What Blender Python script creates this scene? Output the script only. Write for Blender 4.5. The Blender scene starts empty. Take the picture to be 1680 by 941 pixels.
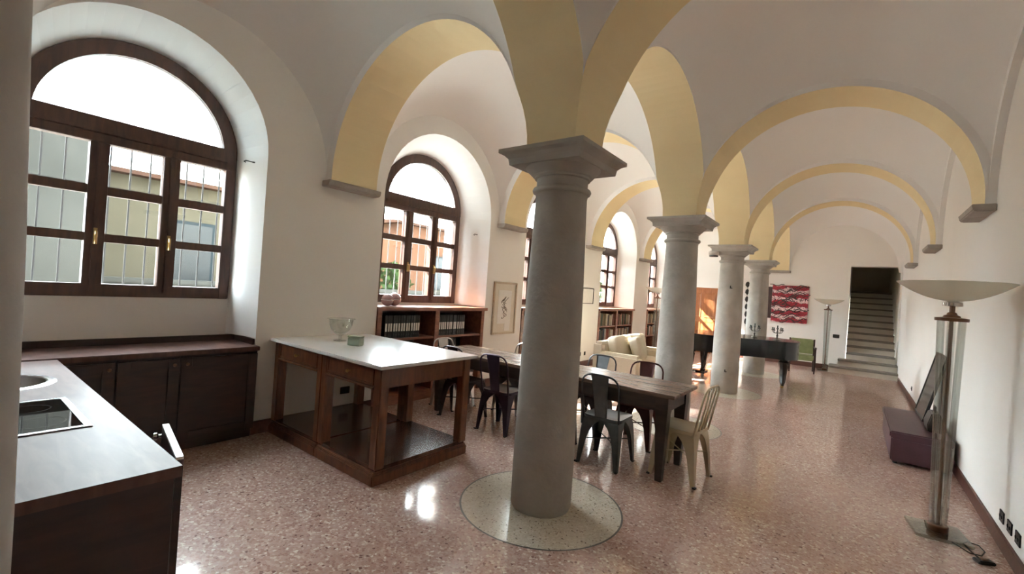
import bpy, bmesh, math, random
from mathutils import Vector, Matrix
random.seed(7)
S = bpy.context.scene
COL = S.collection
PI = math.pi

# ------------------------------------------------------------------ camera
F_PX, YAW, PITCH, ROLL = 737.9, 0.651, 0.001, 0.069
CAM = (1.762, -2.839, 1.58)
def cam_basis():
    f = Vector((-math.sin(YAW)*math.cos(PITCH), math.cos(YAW)*math.cos(PITCH), math.sin(PITCH)))
    r = Vector((math.cos(YAW), math.sin(YAW), 0)); u = r.cross(f)
    c, s = math.cos(ROLL), math.sin(ROLL)
    return c*r+s*u, -s*r+c*u, f
_r, _u, _f = cam_basis()
cd = bpy.data.cameras.new('camera'); cam = bpy.data.objects.new('camera', cd); COL.objects.link(cam)
cd.sensor_fit = 'HORIZONTAL'; cd.sensor_width = 36.0; cd.lens = 36.0*F_PX/1680.0
cd.clip_start = 0.05; cd.clip_end = 200
cam.matrix_world = Matrix(((_r.x, _u.x, -_f.x, CAM[0]), (_r.y, _u.y, -_f.y, CAM[1]), (_r.z, _u.z, -_f.z, CAM[2]), (0, 0, 0, 1)))
S.camera = cam

# ------------------------------------------------------------------ world, sun, exposure
W = bpy.data.worlds.new('sky'); S.world = W; W.use_nodes = True
bg = W.node_tree.nodes['Background']
bg.inputs[0].default_value = (0.86, 0.95, 1.0, 1); bg.inputs[1].default_value = 46.0
sl = bpy.data.lights.new('sun', 'SUN'); sl.energy = 80.0; sl.angle = math.radians(1.0); sl.color = (1.0, 0.94, 0.85)
so = bpy.data.objects.new('sun', sl); COL.objects.link(so)
SUN_DIR = Vector((0.84*math.cos(math.radians(38)), 0.54*math.cos(math.radians(38)), -math.sin(math.radians(38))))
so.rotation_euler = SUN_DIR.to_track_quat('-Z', 'Y').to_euler(); so.location = (-20, -12, 20)
S.view_settings.view_transform = 'Standard'; S.view_settings.look = 'None'
S.view_settings.exposure = 0.70; S.view_settings.gamma = 1.0; S.view_settings.use_curve_mapping = False
cy = S.cycles
cy.max_bounces = 18; cy.diffuse_bounces = 16; cy.glossy_bounces = 5; cy.transmission_bounces = 10; cy.transparent_max_bounces = 24
cy.caustics_reflective = False; cy.caustics_refractive = False; cy.sample_clamp_indirect = 6.0
cy.use_denoising = True

# ------------------------------------------------------------------ materials
def new_mat(name):
    m = bpy.data.materials.new(name); m.use_nodes = True
    nt = m.node_tree
    return m, nt, nt.nodes['Principled BSDF']
def L(nt, a, b): nt.links.new(a, b)
def mat(name, col, rough=.6, metal=0., spec=.5, noise=None, bump=None, coat=0., col2=None, detail=6., stretch=None):
    """Principled with noise variation between col and col2; noise=scale, bump=(scale,strength)"""
    m, nt, b = new_mat(name)
    b.inputs['Base Color'].default_value = (*col, 1); b.inputs['Roughness'].default_value = rough
    b.inputs['Metallic'].default_value = metal; b.inputs['Specular IOR Level'].default_value = spec
    b.inputs['Coat Weight'].default_value = coat
    tc = nt.nodes.new('ShaderNodeTexCoord'); mp = nt.nodes.new('ShaderNodeMapping'); L(nt, tc.outputs['Object'], mp.inputs[0])
    if stretch: mp.inputs['Scale'].default_value = stretch
    if noise:
        n = nt.nodes.new('ShaderNodeTexNoise'); n.inputs['Scale'].default_value = noise; n.inputs['Detail'].default_value = detail
        L(nt, mp.outputs[0], n.inputs['Vector'])
        r = nt.nodes.new('ShaderNodeValToRGB'); c2 = col2 or tuple(c*.8 for c in col)
        r.color_ramp.elements[0].position = .3; r.color_ramp.elements[1].position = .7
        r.color_ramp.elements[0].color = (*c2, 1); r.color_ramp.elements[1].color = (*col, 1)
        L(nt, n.outputs[0], r.inputs[0]); L(nt, r.outputs[0], b.inputs['Base Color'])
    if bump:
        n2 = nt.nodes.new('ShaderNodeTexNoise'); n2.inputs['Scale'].default_value = bump[0]; n2.inputs['Detail'].default_value = 5
        L(nt, mp.outputs[0], n2.inputs['Vector'])
        bp = nt.nodes.new('ShaderNodeBump'); bp.inputs['Strength'].default_value = bump[1]; bp.inputs['Distance'].default_value = .01
        L(nt, n2.outputs[0], bp.inputs['Height']); L(nt, bp.outputs[0], b.inputs['Normal'])
    return m
def terrazzo(name, cols, base, scale, rough, tint):
    m, nt, b = new_mat(name)
    tc = nt.nodes.new('ShaderNodeTexCoord')
    nz = nt.nodes.new('ShaderNodeTexNoise'); nz.inputs['Scale'].default_value = scale*.7
    mx = nt.nodes.new('ShaderNodeMix'); mx.data_type = 'RGBA'; mx.inputs[0].default_value = .02
    L(nt, tc.outputs['Object'], nz.inputs['Vector']); L(nt, tc.outputs['Object'], mx.inputs[6]); L(nt, nz.outputs[1], mx.inputs[7])
    v = nt.nodes.new('ShaderNodeTexVoronoi'); v.inputs['Scale'].default_value = scale
    L(nt, mx.outputs[2], v.inputs['Vector'])
    sp = nt.nodes.new('ShaderNodeSeparateColor'); L(nt, v.outputs['Color'], sp.inputs[0])
    r = nt.nodes.new('ShaderNodeValToRGB'); r.color_ramp.interpolation = 'CONSTANT'
    el = r.color_ramp.elements
    while len(el) < len(cols): el.new(.5)
    for i, (p, c) in enumerate(cols): el[i].position = p; el[i].color = (*c, 1)
    L(nt, sp.outputs[0], r.inputs[0])
    # cement matrix between the chips
    v2 = nt.nodes.new('ShaderNodeTexVoronoi'); v2.feature = 'DISTANCE_TO_EDGE'; v2.inputs['Scale'].default_value = scale
    L(nt, mx.outputs[2], v2.inputs['Vector'])
    cr = nt.nodes.new('ShaderNodeMath'); cr.operation = 'LESS_THAN'; cr.inputs[1].default_value = .07; L(nt, v2.outputs[0], cr.inputs[0])
    m2 = nt.nodes.new('ShaderNodeMix'); m2.data_type = 'RGBA'; L(nt, cr.outputs[0], m2.inputs[0]); L(nt, r.outputs[0], m2.inputs[6]); m2.inputs[7].default_value = (*base, 1)
    # worn broad variation
    n3 = nt.nodes.new('ShaderNodeTexNoise'); n3.inputs['Scale'].default_value = .9; n3.inputs['Detail'].default_value = 4
    L(nt, tc.outputs['Object'], n3.inputs['Vector'])
    m3 = nt.nodes.new('ShaderNodeMix'); m3.data_type = 'RGBA'; m3.blend_type = 'MULTIPLY'; m3.inputs[0].default_value = .5
    r3 = nt.nodes.new('ShaderNodeValToRGB'); r3.color_ramp.elements[0].position = .35; r3.color_ramp.elements[1].position = .65
    r3.color_ramp.elements[0].color = (*tint, 1); r3.color_ramp.elements[1].color = (1, 1, 1, 1)
    L(nt, n3.outputs[0], r3.inputs[0]); L(nt, m2.outputs[2], m3.inputs[6]); L(nt, r3.outputs[0], m3.inputs[7])
    L(nt, m3.outputs[2], b.inputs['Base Color']); b.inputs['Roughness'].default_value = rough; b.inputs['Specular IOR Level'].default_value = .5; b.inputs['IOR'].default_value = 1.62; b.inputs['Coat Weight'].default_value = .4; b.inputs['Coat Roughness'].default_value = .34
    n4 = nt.nodes.new('ShaderNodeTexNoise'); n4.inputs['Scale'].default_value = 2.5; L(nt, tc.outputs['Object'], n4.inputs['Vector'])
    mr = nt.nodes.new('ShaderNodeMapRange'); mr.inputs[3].default_value = rough*.75; mr.inputs[4].default_value = rough*1.35
    L(nt, n4.outputs[0], mr.inputs[0]); L(nt, mr.outputs[0], b.inputs['Roughness'])
    return m
def clear_glass(name, tint, refl=.08, rough=0.0, milk=0.0):
    """thin architectural glass: see-through with a mirror share by the angle; milk adds a translucent frosting"""
    m = bpy.data.materials.new(name); m.use_nodes = True; nt = m.node_tree
    nt.nodes.remove(nt.nodes['Principled BSDF']); out = nt.nodes['Material Output']
    t = nt.nodes.new('ShaderNodeBsdfTransparent'); t.inputs[0].default_value = (*tint, 1)
    g = nt.nodes.new('ShaderNodeBsdfGlossy'); g.inputs['Roughness'].default_value = rough
    lw = nt.nodes.new('ShaderNodeLayerWeight'); lw.inputs[0].default_value = .5
    pw = nt.nodes.new('ShaderNodeMath'); pw.operation = 'POWER'; pw.inputs[1].default_value = 3.5; L(nt, lw.outputs['Facing'], pw.inputs[0])
    ma = nt.nodes.new('ShaderNodeMath'); ma.operation = 'MULTIPLY_ADD'; ma.inputs[1].default_value = .75; ma.inputs[2].default_value = refl; L(nt, pw.outputs[0], ma.inputs[0])
    ms = nt.nodes.new('ShaderNodeMixShader'); L(nt, ma.outputs[0], ms.inputs[0]); L(nt, g.outputs[0], ms.inputs[2])
    if milk:
        tl = nt.nodes.new('ShaderNodeBsdfTranslucent'); tl.inputs[0].default_value = (.9, .95, .97, 1)
        m2 = nt.nodes.new('ShaderNodeMixShader'); m2.inputs[0].default_value = milk
        L(nt, t.outputs[0], m2.inputs[1]); L(nt, tl.outputs[0], m2.inputs[2]); L(nt, m2.outputs[0], ms.inputs[1])
    else:
        L(nt, t.outputs[0], ms.inputs[1])
    L(nt, ms.outputs[0], out.inputs[0])
    return m
def wood(name, c1, c2, rough=.4, scale=3., stretch=(1, 8, 8), coat=0., bump=.15):
    m, nt, b = new_mat(name)
    tc = nt.nodes.new('ShaderNodeTexCoord'); mp = nt.nodes.new('ShaderNodeMapping'); mp.inputs['Scale'].default_value = stretch
    L(nt, tc.outputs['Object'], mp.inputs[0])
    n = nt.nodes.new('ShaderNodeTexNoise'); n.inputs['Scale'].default_value = scale; n.inputs['Detail'].default_value = 8; n.inputs['Distortion'].default_value = .6
    L(nt, mp.outputs[0], n.inputs['Vector'])
    r = nt.nodes.new('ShaderNodeValToRGB'); r.color_ramp.elements[0].position = .35; r.color_ramp.elements[1].position = .68
    r.color_ramp.elements[0].color = (*c1, 1); r.color_ramp.elements[1].color = (*c2, 1)
    L(nt, n.outputs[0], r.inputs[0]); L(nt, r.outputs[0], b.inputs['Base Color'])
    b.inputs['Roughness'].default_value = rough; b.inputs['Coat Weight'].default_value = coat
    bp = nt.nodes.new('ShaderNodeBump'); bp.inputs['Strength'].default_value = bump; bp.inputs['Distance'].default_value = .004
    L(nt, n.outputs[0], bp.inputs['Height']); L(nt, bp.outputs[0], b.inputs['Normal'])
    return m
M = {}
M['plaster'] = mat('plaster', (.885, .88, .855), .85, spec=.2, noise=1.6, col2=(.865, .858, .83), bump=(9, .12))
M['reveal'] = mat('reveal_plaster', (.89, .895, .89), .85, spec=.2, noise=2, col2=(.875, .878, .87))
M['vault'] = mat('vault_plaster', (.88, .885, .88), .9, spec=.15, noise=1.2, col2=(.862, .865, .858), bump=(6, .1))
M['yellow'] = mat('ochre_limewash', (.85, .735, .475), .85, spec=.2, noise=2.2, col2=(.81, .69, .43), bump=(8, .12))
M['stone'] = mat('grey_sandstone', (.43, .41, .375), .8, spec=.25, noise=5, col2=(.36, .34, .31), bump=(26, .25), detail=9)
M['stone_lt'] = mat('weathered_sandstone', (.55, .535, .50), .8, spec=.25, noise=4, col2=(.40, .385, .355), bump=(20, .5), detail=9)
M['corbel'] = mat('corbel_stone', (.40, .37, .34), .8, spec=.25, noise=9, col2=(.32, .295, .265), bump=(30, .3))
M['floor'] = terrazzo('red_terrazzo', [(0, (.40, .235, .20)), (.22, (.49, .32, .27)), (.48, (.55, .385, .33)), (.68, (.62, .47, .41)), (.82, (.74, .63, .56)), (.93, (.20, .09, .075)), (.965, (.84, .78, .72))], (.52, .385, .335), 62, .09, (.72, .62, .56))
M['disc'] = terrazzo('pale_terrazzo', [(0, (.58, .53, .44)), (.4, (.66, .61, .52)), (.7, (.72, .68, .60)), (.88, (.45, .38, .28)), (.96, (.16, .12, .09))], (.62, .57, .48), 85, .16, (.85, .82, .76))
M['ring'] = mat('dark_inlay', (.06, .05, .045), .3)
M['baseb'] = wood('baseboard_wood', (.06, .022, .016), (.11, .042, .03), .35)
M['frame'] = wood('window_wood', (.045, .020, .014), (.085, .038, .026), .42, 4, (6, 6, 1))
M['kitchen'] = wood('kitchen_wood', (.020, .0075, .006), (.040, .015, .011), .38, 4, (1, 1, 6))
M['ktop'] = wood('worktop_wood', (.085, .045, .038), (.125, .068, .057), .45, 4, (1, 5, 1), bump=.05)
M['ktop'].node_tree.nodes['Principled BSDF'].inputs['Specular IOR Level'].default_value = .16
M['island'] = wood('island_wood', (.085, .028, .012), (.18, .065, .028), .32, 5, (5, 5, 1), coat=.2)
M['ishelf'] = wood('island_shelf_wood', (.045, .018, .011), (.085, .034, .02), .24, 4, (1, 6, 1), coat=.15, bump=.05)
M['shelf'] = wood('bookcase_wood', (.16, .062, .036), (.28, .12, .075), .38, 4, (6, 1, 6))
M['shelf_in'] = mat('bookcase_inside', (.035, .022, .018), .6)
M['marble'] = mat('white_marble', (.84, .84, .83), .2, noise=2.5, col2=(.70, .71, .72), spec=.5)
M['table'] = wood('table_wood', (.15, .105, .083), (.27, .20, .16), .26, 3, (1, 9, 9))
M['table_dk'] = wood('table_frame_wood', (.022, .012, .010), (.05, .028, .022), .4, 4, (1, 6, 6))
M['gun'] = mat('gunmetal_paint', (.115, .12, .125), .32, metal=.75, noise=14, col2=(.085, .088, .09))
M['darkm'] = mat('dark_brown_metal', (.038, .026, .03), .33, metal=.6, noise=12, col2=(.028, .018, .02))
M['purple'] = mat('plum_metal', (.06, .038, .062), .3, metal=.6, noise=12, col2=(.045, .028, .045))
M['redm'] = mat('oxblood_metal', (.09, .028, .024), .35, metal=.5, noise=12, col2=(.06, .018, .016))
M['silver'] = mat('brushed_steel', (.62, .62, .63), .28, metal=1., noise=20, col2=(.5, .5, .5))
M['cream'] = mat('cream_paint_metal', (.62, .54, .38), .4, metal=.15, noise=8, col2=(.54, .46, .31))
M['rubber'] = mat('black_rubber', (.015, .014, .013), .7, noise=30, col2=(.01, .01, .01))
M['brass'] = mat('aged_brass', (.55, .38, .17), .3, metal=1., noise=30, col2=(.4, .27, .11))
M['bronze'] = mat('bronze', (.20, .11, .075), .3, metal=1., noise=25, col2=(.14, .08, .05))
M['chrome'] = mat('chrome', (.75, .75, .76), .08, metal=1., noise=40, col2=(.7, .7, .7))
M['pewter'] = mat('dark_pewter', (.17, .165, .155), .28, metal=1., noise=30, col2=(.12, .115, .105))
M['steel'] = mat('stainless_steel', (.66, .66, .66), .22, metal=1., noise=30, col2=(.6, .6, .6))
M['hob'] = mat('black_hob_glass', (.008, .008, .009), .03, spec=.6, noise=30, col2=(.006, .006, .006))
M['white'] = mat('white_laminate', (.80, .80, .78), .4, noise=20, col2=(.76, .76, .74))
M['glass'] = clear_glass('window_glass', (.97, .985, .98))
M['lunette'] = clear_glass('frosted_lunette_glass', (.9, .96, .97), milk=.55)
M['gtube'] = clear_glass('lamp_glass', (.93, .955, .945), refl=.15)
M['gplate'] = clear_glass('thick_green_glass', (.86, .93, .885), refl=.16)
M['vase'] = clear_glass('bowl_glass', (.93, .94, .92), refl=.10)
def opal_mat():
    m, nt, b = new_mat('opal_glass')
    b.inputs['Base Color'].default_value = (.86, .87, .82, 1); b.inputs['Roughness'].default_value = .2
    t = nt.nodes.new('ShaderNodeBsdfTranslucent'); t.inputs[0].default_value = (.92, .93, .88, 1)
    n = nt.nodes.new('ShaderNodeTexNoise'); n.inputs['Scale'].default_value = 6
    r = nt.nodes.new('ShaderNodeMapRange'); r.inputs[3].default_value = .5; r.inputs[4].default_value = .65; L(nt, n.outputs[0], r.inputs[0])
    x = nt.nodes.new('ShaderNodeMixShader'); L(nt, r.outputs[0], x.inputs[0]); L(nt, b.outputs[0], x.inputs[1]); L(nt, t.outputs[0], x.inputs[2])
    L(nt, x.outputs[0], nt.nodes['Material Output'].inputs[0]); return m
M['opal'] = opal_mat()
M['iron'] = mat('wrought_iron', (.05, .05, .05), .6, metal=.4, noise=30, col2=(.03, .03, .03))
M['sofa'] = mat('sofa_cotton', (.76, .70, .58), .9, spec=.15, noise=6, col2=(.70, .64, .52), bump=(60, .25))
M['piano'] = mat('piano_lacquer', (.008, .008, .009), .12, spec=.6, noise=20, col2=(.006, .006, .007))
M['ivory'] = mat('ivory_key', (.75, .72, .65), .3, noise=20, col2=(.7, .67, .6))
M['green'] = mat('green_velvet', (.25, .30, .14), .85, noise=12, col2=(.19, .23, .10), bump=(50, .2))
M['plum'] = mat('plum_leather', (.085, .038, .055), .38, noise=8, col2=(.062, .026, .04), bump=(45, .2))
M['black'] = mat('black_plastic', (.014, .014, .013), .4, noise=30, col2=(.010, .010, .009))
M['doorw'] = wood('oak_door', (.25, .082, .026), (.36, .13, .045), .4, 4, (7, 1, 1), coat=.2)
M['stair'] = mat('riser_plaster', (.66, .63, .56), .7, noise=4, col2=(.58, .55, .48), bump=(20, .1))
M['tread'] = mat('tread_stone', (.26, .245, .22), .6, noise=7, col2=(.19, .175, .155), bump=(20, .3))
M['stairwall'] = mat('stairwell_plaster', (.80, .77, .70), .9, noise=2, col2=(.75, .72, .64))
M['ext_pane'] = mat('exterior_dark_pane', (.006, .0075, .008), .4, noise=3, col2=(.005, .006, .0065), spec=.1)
M['pinkball'] = mat('glossy_mauve', (.30, .16, .17), .15, noise=3, col2=(.42, .30, .29), coat=.5)
M['boxg'] = mat('sage_tin', (.36, .42, .33), .35, noise=10, col2=(.30, .36, .27))
M['paper'] = mat('white_paper', (.82, .81, .78), .8, noise=12, col2=(.78, .77, .74))
M['mat_board'] = mat('cream_mount', (.72, .67, .58), .6, noise=10, col2=(.68, .63, .54))
M['pframe'] = wood('pale_picture_frame', (.50, .40, .29), (.60, .50, .38), .5)
M['bframe'] = mat('black_picture_frame', (.02, .02, .02), .4, noise=20, col2=(.014, .014, .014))
M['ink'] = mat('charcoal_drawing', (.12, .10, .08), .9, noise=25, col2=(.35, .30, .25))
M['binder'] = mat('black_binder', (.016, .019, .022), .5, noise=20, col2=(.011, .013, .015))
M['wax'] = mat('dark_green_candle', (.03, .05, .035), .5, noise=20, col2=(.02, .035, .025))
M['pic_glass'] = mat('dark_picture_glass', (.12, .125, .125), .12, noise=3, col2=(.09, .095, .095), spec=.6)
for i, c in enumerate([(.16, .05, .04), (.40, .33, .22), (.08, .10, .13), (.55, .50, .40), (.20, .13, .07), (.06, .09, .06), (.32, .10, .07), (.62, .58, .52), (.05, .045, .05), (.28, .22, .15)]):
    M['book%d' % i] = mat('book_cloth_%d' % i, c, .65, noise=25, col2=tuple(k*.8 for k in c))
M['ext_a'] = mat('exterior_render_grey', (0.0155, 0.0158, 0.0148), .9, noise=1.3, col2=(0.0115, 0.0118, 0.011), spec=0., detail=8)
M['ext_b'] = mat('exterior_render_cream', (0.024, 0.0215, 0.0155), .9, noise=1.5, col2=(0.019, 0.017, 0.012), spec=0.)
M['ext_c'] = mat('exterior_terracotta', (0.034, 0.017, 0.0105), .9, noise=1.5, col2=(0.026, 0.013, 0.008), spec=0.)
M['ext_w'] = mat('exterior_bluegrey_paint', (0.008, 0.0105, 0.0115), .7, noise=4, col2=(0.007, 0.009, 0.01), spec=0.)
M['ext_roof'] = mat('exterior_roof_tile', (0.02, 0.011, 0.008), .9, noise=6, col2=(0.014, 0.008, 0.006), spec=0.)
M['gravel'] = mat('pale_courtyard_gravel', (.66, .62, .54), .9, noise=6, col2=(.58, .54, .46))
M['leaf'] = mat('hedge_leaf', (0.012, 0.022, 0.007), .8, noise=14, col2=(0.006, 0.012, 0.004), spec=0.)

def painting_mat():
    m, nt, b = new_mat('red_abstract_canvas')
    tc = nt.nodes.new('ShaderNodeTexCoord')
    w = nt.nodes.new('ShaderNodeTexWave'); w.bands_direction = 'Z'; w.inputs['Scale'].default_value = 1.35; w.inputs['Distortion'].default_value = 5.0; w.inputs['Detail'].default_value = 3; w.inputs['Detail Scale'].default_value = 2.2
    L(nt, tc.outputs['Object'], w.inputs['Vector'])
    r = nt.nodes.new('ShaderNodeValToRGB'); e = r.color_ramp.elements; e[0].position = .42; e[0].color = (.33, .012, .03, 1); e[1].position = .60; e[1].color = (.80, .62, .62, 1)
    k = e.new(.50); k.color = (.55, .10, .15, 1)
    L(nt, w.outputs[0], r.inputs[0])
    n = nt.nodes.new('ShaderNodeTexNoise'); n.inputs['Scale'].default_value = 7.5; n.inputs['Detail'].default_value = 2; n.inputs['Distortion'].default_value = 2.5
    L(nt, tc.outputs['Object'], n.inputs['Vector'])
    s = nt.nodes.new('ShaderNodeMath'); s.operation = 'SUBTRACT'; s.inputs[1].default_value = .5; L(nt, n.outputs[0], s.inputs[0])
    a = nt.nodes.new('ShaderNodeMath'); a.operation = 'ABSOLUTE'; L(nt, s.outputs[0], a.inputs[0])
    l = nt.nodes.new('ShaderNodeMath'); l.operation = 'LESS_THAN'; l.inputs[1].default_value = .028; L(nt, a.outputs[0], l.inputs[0])
    mx = nt.nodes.new('ShaderNodeMix'); mx.data_type = 'RGBA'; L(nt, l.outputs[0], mx.inputs[0]); L(nt, r.outputs[0], mx.inputs[6]); mx.inputs[7].default_value = (.03, .006, .01, 1)
    L(nt, mx.outputs[2], b.inputs['Base Color']); b.inputs['Roughness'].default_value = .6
    return m
M['painting'] = painting_mat()
M['painting_dk'] = mat('dark_brown_canvas', (.06, .03, .025), .6, noise=6, col2=(.03, .014, .012))

# ------------------------------------------------------------------ mesh helpers
class MB:
    def __init__(s): s.v = []; s.f = []; s.m = []
    def add(s, vs, fs, mi=0):
        o = len(s.v); s.v += [tuple(x) for x in vs]
        s.f += [tuple(o+i for i in f) for f in fs]; s.m += [mi]*len(fs)
        return s
    def box(s, a, b, mi=0):
        (x0, y0, z0), (x1, y1, z1) = a, b
        x0, x1 = min(x0, x1), max(x0, x1); y0, y1 = min(y0, y1), max(y0, y1); z0, z1 = min(z0, z1), max(z0, z1)
        return s.add([(x0, y0, z0), (x1, y0, z0), (x1, y1, z0), (x0, y1, z0), (x0, y0, z1), (x1, y0, z1), (x1, y1, z1), (x0, y1, z1)],
                     [(0, 3, 2, 1), (4, 5, 6, 7), (0, 1, 5, 4), (1, 2, 6, 5), (2, 3, 7, 6), (3, 0, 4, 7)], mi)
    def lathe(s, prof, n=24, c=(0, 0, 0), mi=0, cap=True):
        vs = []; fs = []
        for r, z in prof:
            for k in range(n):
                a = 2*PI*k/n; vs.append((c[0]+r*math.cos(a), c[1]+r*math.sin(a), c[2]+z))
        for i in range(len(prof)-1):
            for k in range(n):
                fs.append((i*n+k, i*n+(k+1) % n, (i+1)*n+(k+1) % n, (i+1)*n+k))
        if cap:
            if prof[0][0] > 1e-6: fs.append(tuple(reversed(range(n))))
            if prof[-1][0] > 1e-6: fs.append(tuple((len(prof)-1)*n+k for k in range(n)))
        return s.add(vs, fs, mi)
    def tube(s, pts, r, n=8, mi=0, closed=False):
        """round tube through points; r a number or one radius for each point"""
        P = [Vector(p) for p in pts]; rs = r if isinstance(r, (list, tuple)) else [r]*len(P)
        vs = []; fs = []; up = None
        N = len(P)
        for i in range(N):
            if closed: t = P[(i+1) % N]-P[i-1]
            else: t = P[min(i+1, N-1)]-P[max(i-1, 0)]
            t.normalize()
            if up is None:
                up = Vector((0, 0, 1)) if abs(t.z) < .9 else Vector((1, 0, 0))
            a = (up-t*up.dot(t)); a.normalize(); up = a; b = t.cross(a)
            for k in range(n):
                g = 2*PI*k/n; vs.append(P[i]+(a*math.cos(g)+b*math.sin(g))*rs[i])
        for i in range(N if closed else N-1):
            j = (i+1) % N
            for k in range(n): fs.append((i*n+k, i*n+(k+1) % n, j*n+(k+1) % n, j*n+k))
        if not closed:
            fs.append(tuple(reversed(range(n)))); fs.append(tuple((N-1)*n+k for k in range(n)))
        return s.add(vs, fs, mi)
    def loft(s, secs, mi=0, cap=True):
        """sections: lists of the same number of points"""
        n = len(secs[0]); vs = [p for q in secs for p in q]; fs = []
        for i in range(len(secs)-1):
            for k in range(n): fs.append((i*n+k, i*n+(k+1) % n, (i+1)*n+(k+1) % n, (i+1)*n+k))
        if cap: fs.append(tuple(reversed(range(n)))); fs.append(tuple((len(secs)-1)*n+k for k in range(n)))
        return s.add(vs, fs, mi)
    def prism(s, poly, z0, z1, mi=0):
        return s.loft([[(x, y, z0) for x, y in poly], [(x, y, z1) for x, y in poly]], mi)
    def build(s, name, mats, parent=None, smooth=False, bevel=0., loc=None, angle=35):
        me = bpy.data.meshes.new(name); me.from_pydata(s.v, [], s.f)
        if not isinstance(mats, (list, tuple)): mats = [mats]
        for m in mats: me.materials.append(M[m])
        for p, i in zip(me.polygons, s.m): p.material_index = i
        bm = bmesh.new(); bm.from_mesh(me); bmesh.ops.recalc_face_normals(bm, faces=bm.faces)
        if bevel:
            ed = [e for e in bm.edges if len(e.link_faces) == 2 and e.calc_face_angle(0) > .5]
            bmesh.ops.bevel(bm, geom=ed, offset=bevel, segments=2, affect='EDGES', clamp_overlap=True)
        bm.to_mesh(me); bm.free()
        if smooth:
            for p in me.polygons: p.use_smooth = True
            try: me.set_sharp_from_angle(angle=math.radians(angle))
            except Exception: pass
        o = bpy.data.objects.new(name, me); COL.objects.link(o)
        if parent: o.parent = parent
        if loc: o.location = loc
        return o
def tag(o, label=None, cat=None, group=None, kind=None):
    if label: o['label'] = label
    if cat: o['category'] = cat
    if group: o['group'] = group
    if kind: o['kind'] = kind
    return o
def empty(name, loc=(0, 0, 0), rz=0., label=None, cat=None, group=None, kind=None):
    o = bpy.data.objects.new(name, None); COL.objects.link(o); o.empty_display_size = .1
    o.location = loc; o.rotation_euler = (0, 0, rz)
    return tag(o, label, cat, group, kind)
def copy_tree(o, parent=None):
    c = o.copy(); COL.objects.link(c); c.parent = parent
    for ch in list(o.children): copy_tree(ch, c)
    return c
def structure(o): o['kind'] = 'structure'; return o
def arc(c, r, a0, a1, n): return [(c[0]+r*math.cos(a0+(a1-a0)*i/n), c[1]+r*math.sin(a0+(a1-a0)*i/n)) for i in range(n+1)]

# ------------------------------------------------------------------ room dimensions
XL, XR, YN, YF = -2.77, 2.675, -5.88, 11.75
BAY = 2.938; PW = .28; PI_ = .20; ZS = 2.57; ZTOP = 4.9
COLS_Y = [-2.88, 0, BAY, 2*BAY, 3*BAY]
XW = -3.20; XO = -3.52                     # window plane, outer face of the left wall
NICHE = [(-1.75, .874, 2.68, .77, 2.65, .93), (1.468, .99, 2.585, .75, 2.62, 1.25), (4.407, .99, 2.585, .75, 2.62, 1.25),
         (7.345, .99, 2.585, .75, 2.62, 1.25), (10.283, .99, 2.585, .75, 2.62, 1.25)]   # centre, radius, spring, window radius, window spring, ledge
SILL = 1.27

# floor
fl = structure(MB().box((XL-.45, YN, -.12), (XR, YF+.02, 0)).build('floor', 'floor'))
for y in COLS_Y:
    d = MB().lathe([(.585, 0), (.585, .0012)], 64).build('inlay_disc', 'disc', fl, loc=(0, y, 0))
    rg = MB(); n = 64
    vs = [(r*math.cos(2*PI*k/n), r*math.sin(2*PI*k/n), .0018) for r in (.583, .596) for k in range(n)]
    rg.add(vs, [(k, (k+1) % n, n+(k+1) % n, n+k) for k in range(n)]).build('inlay_ring', 'ring', fl, loc=(0, y, 0))

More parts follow.
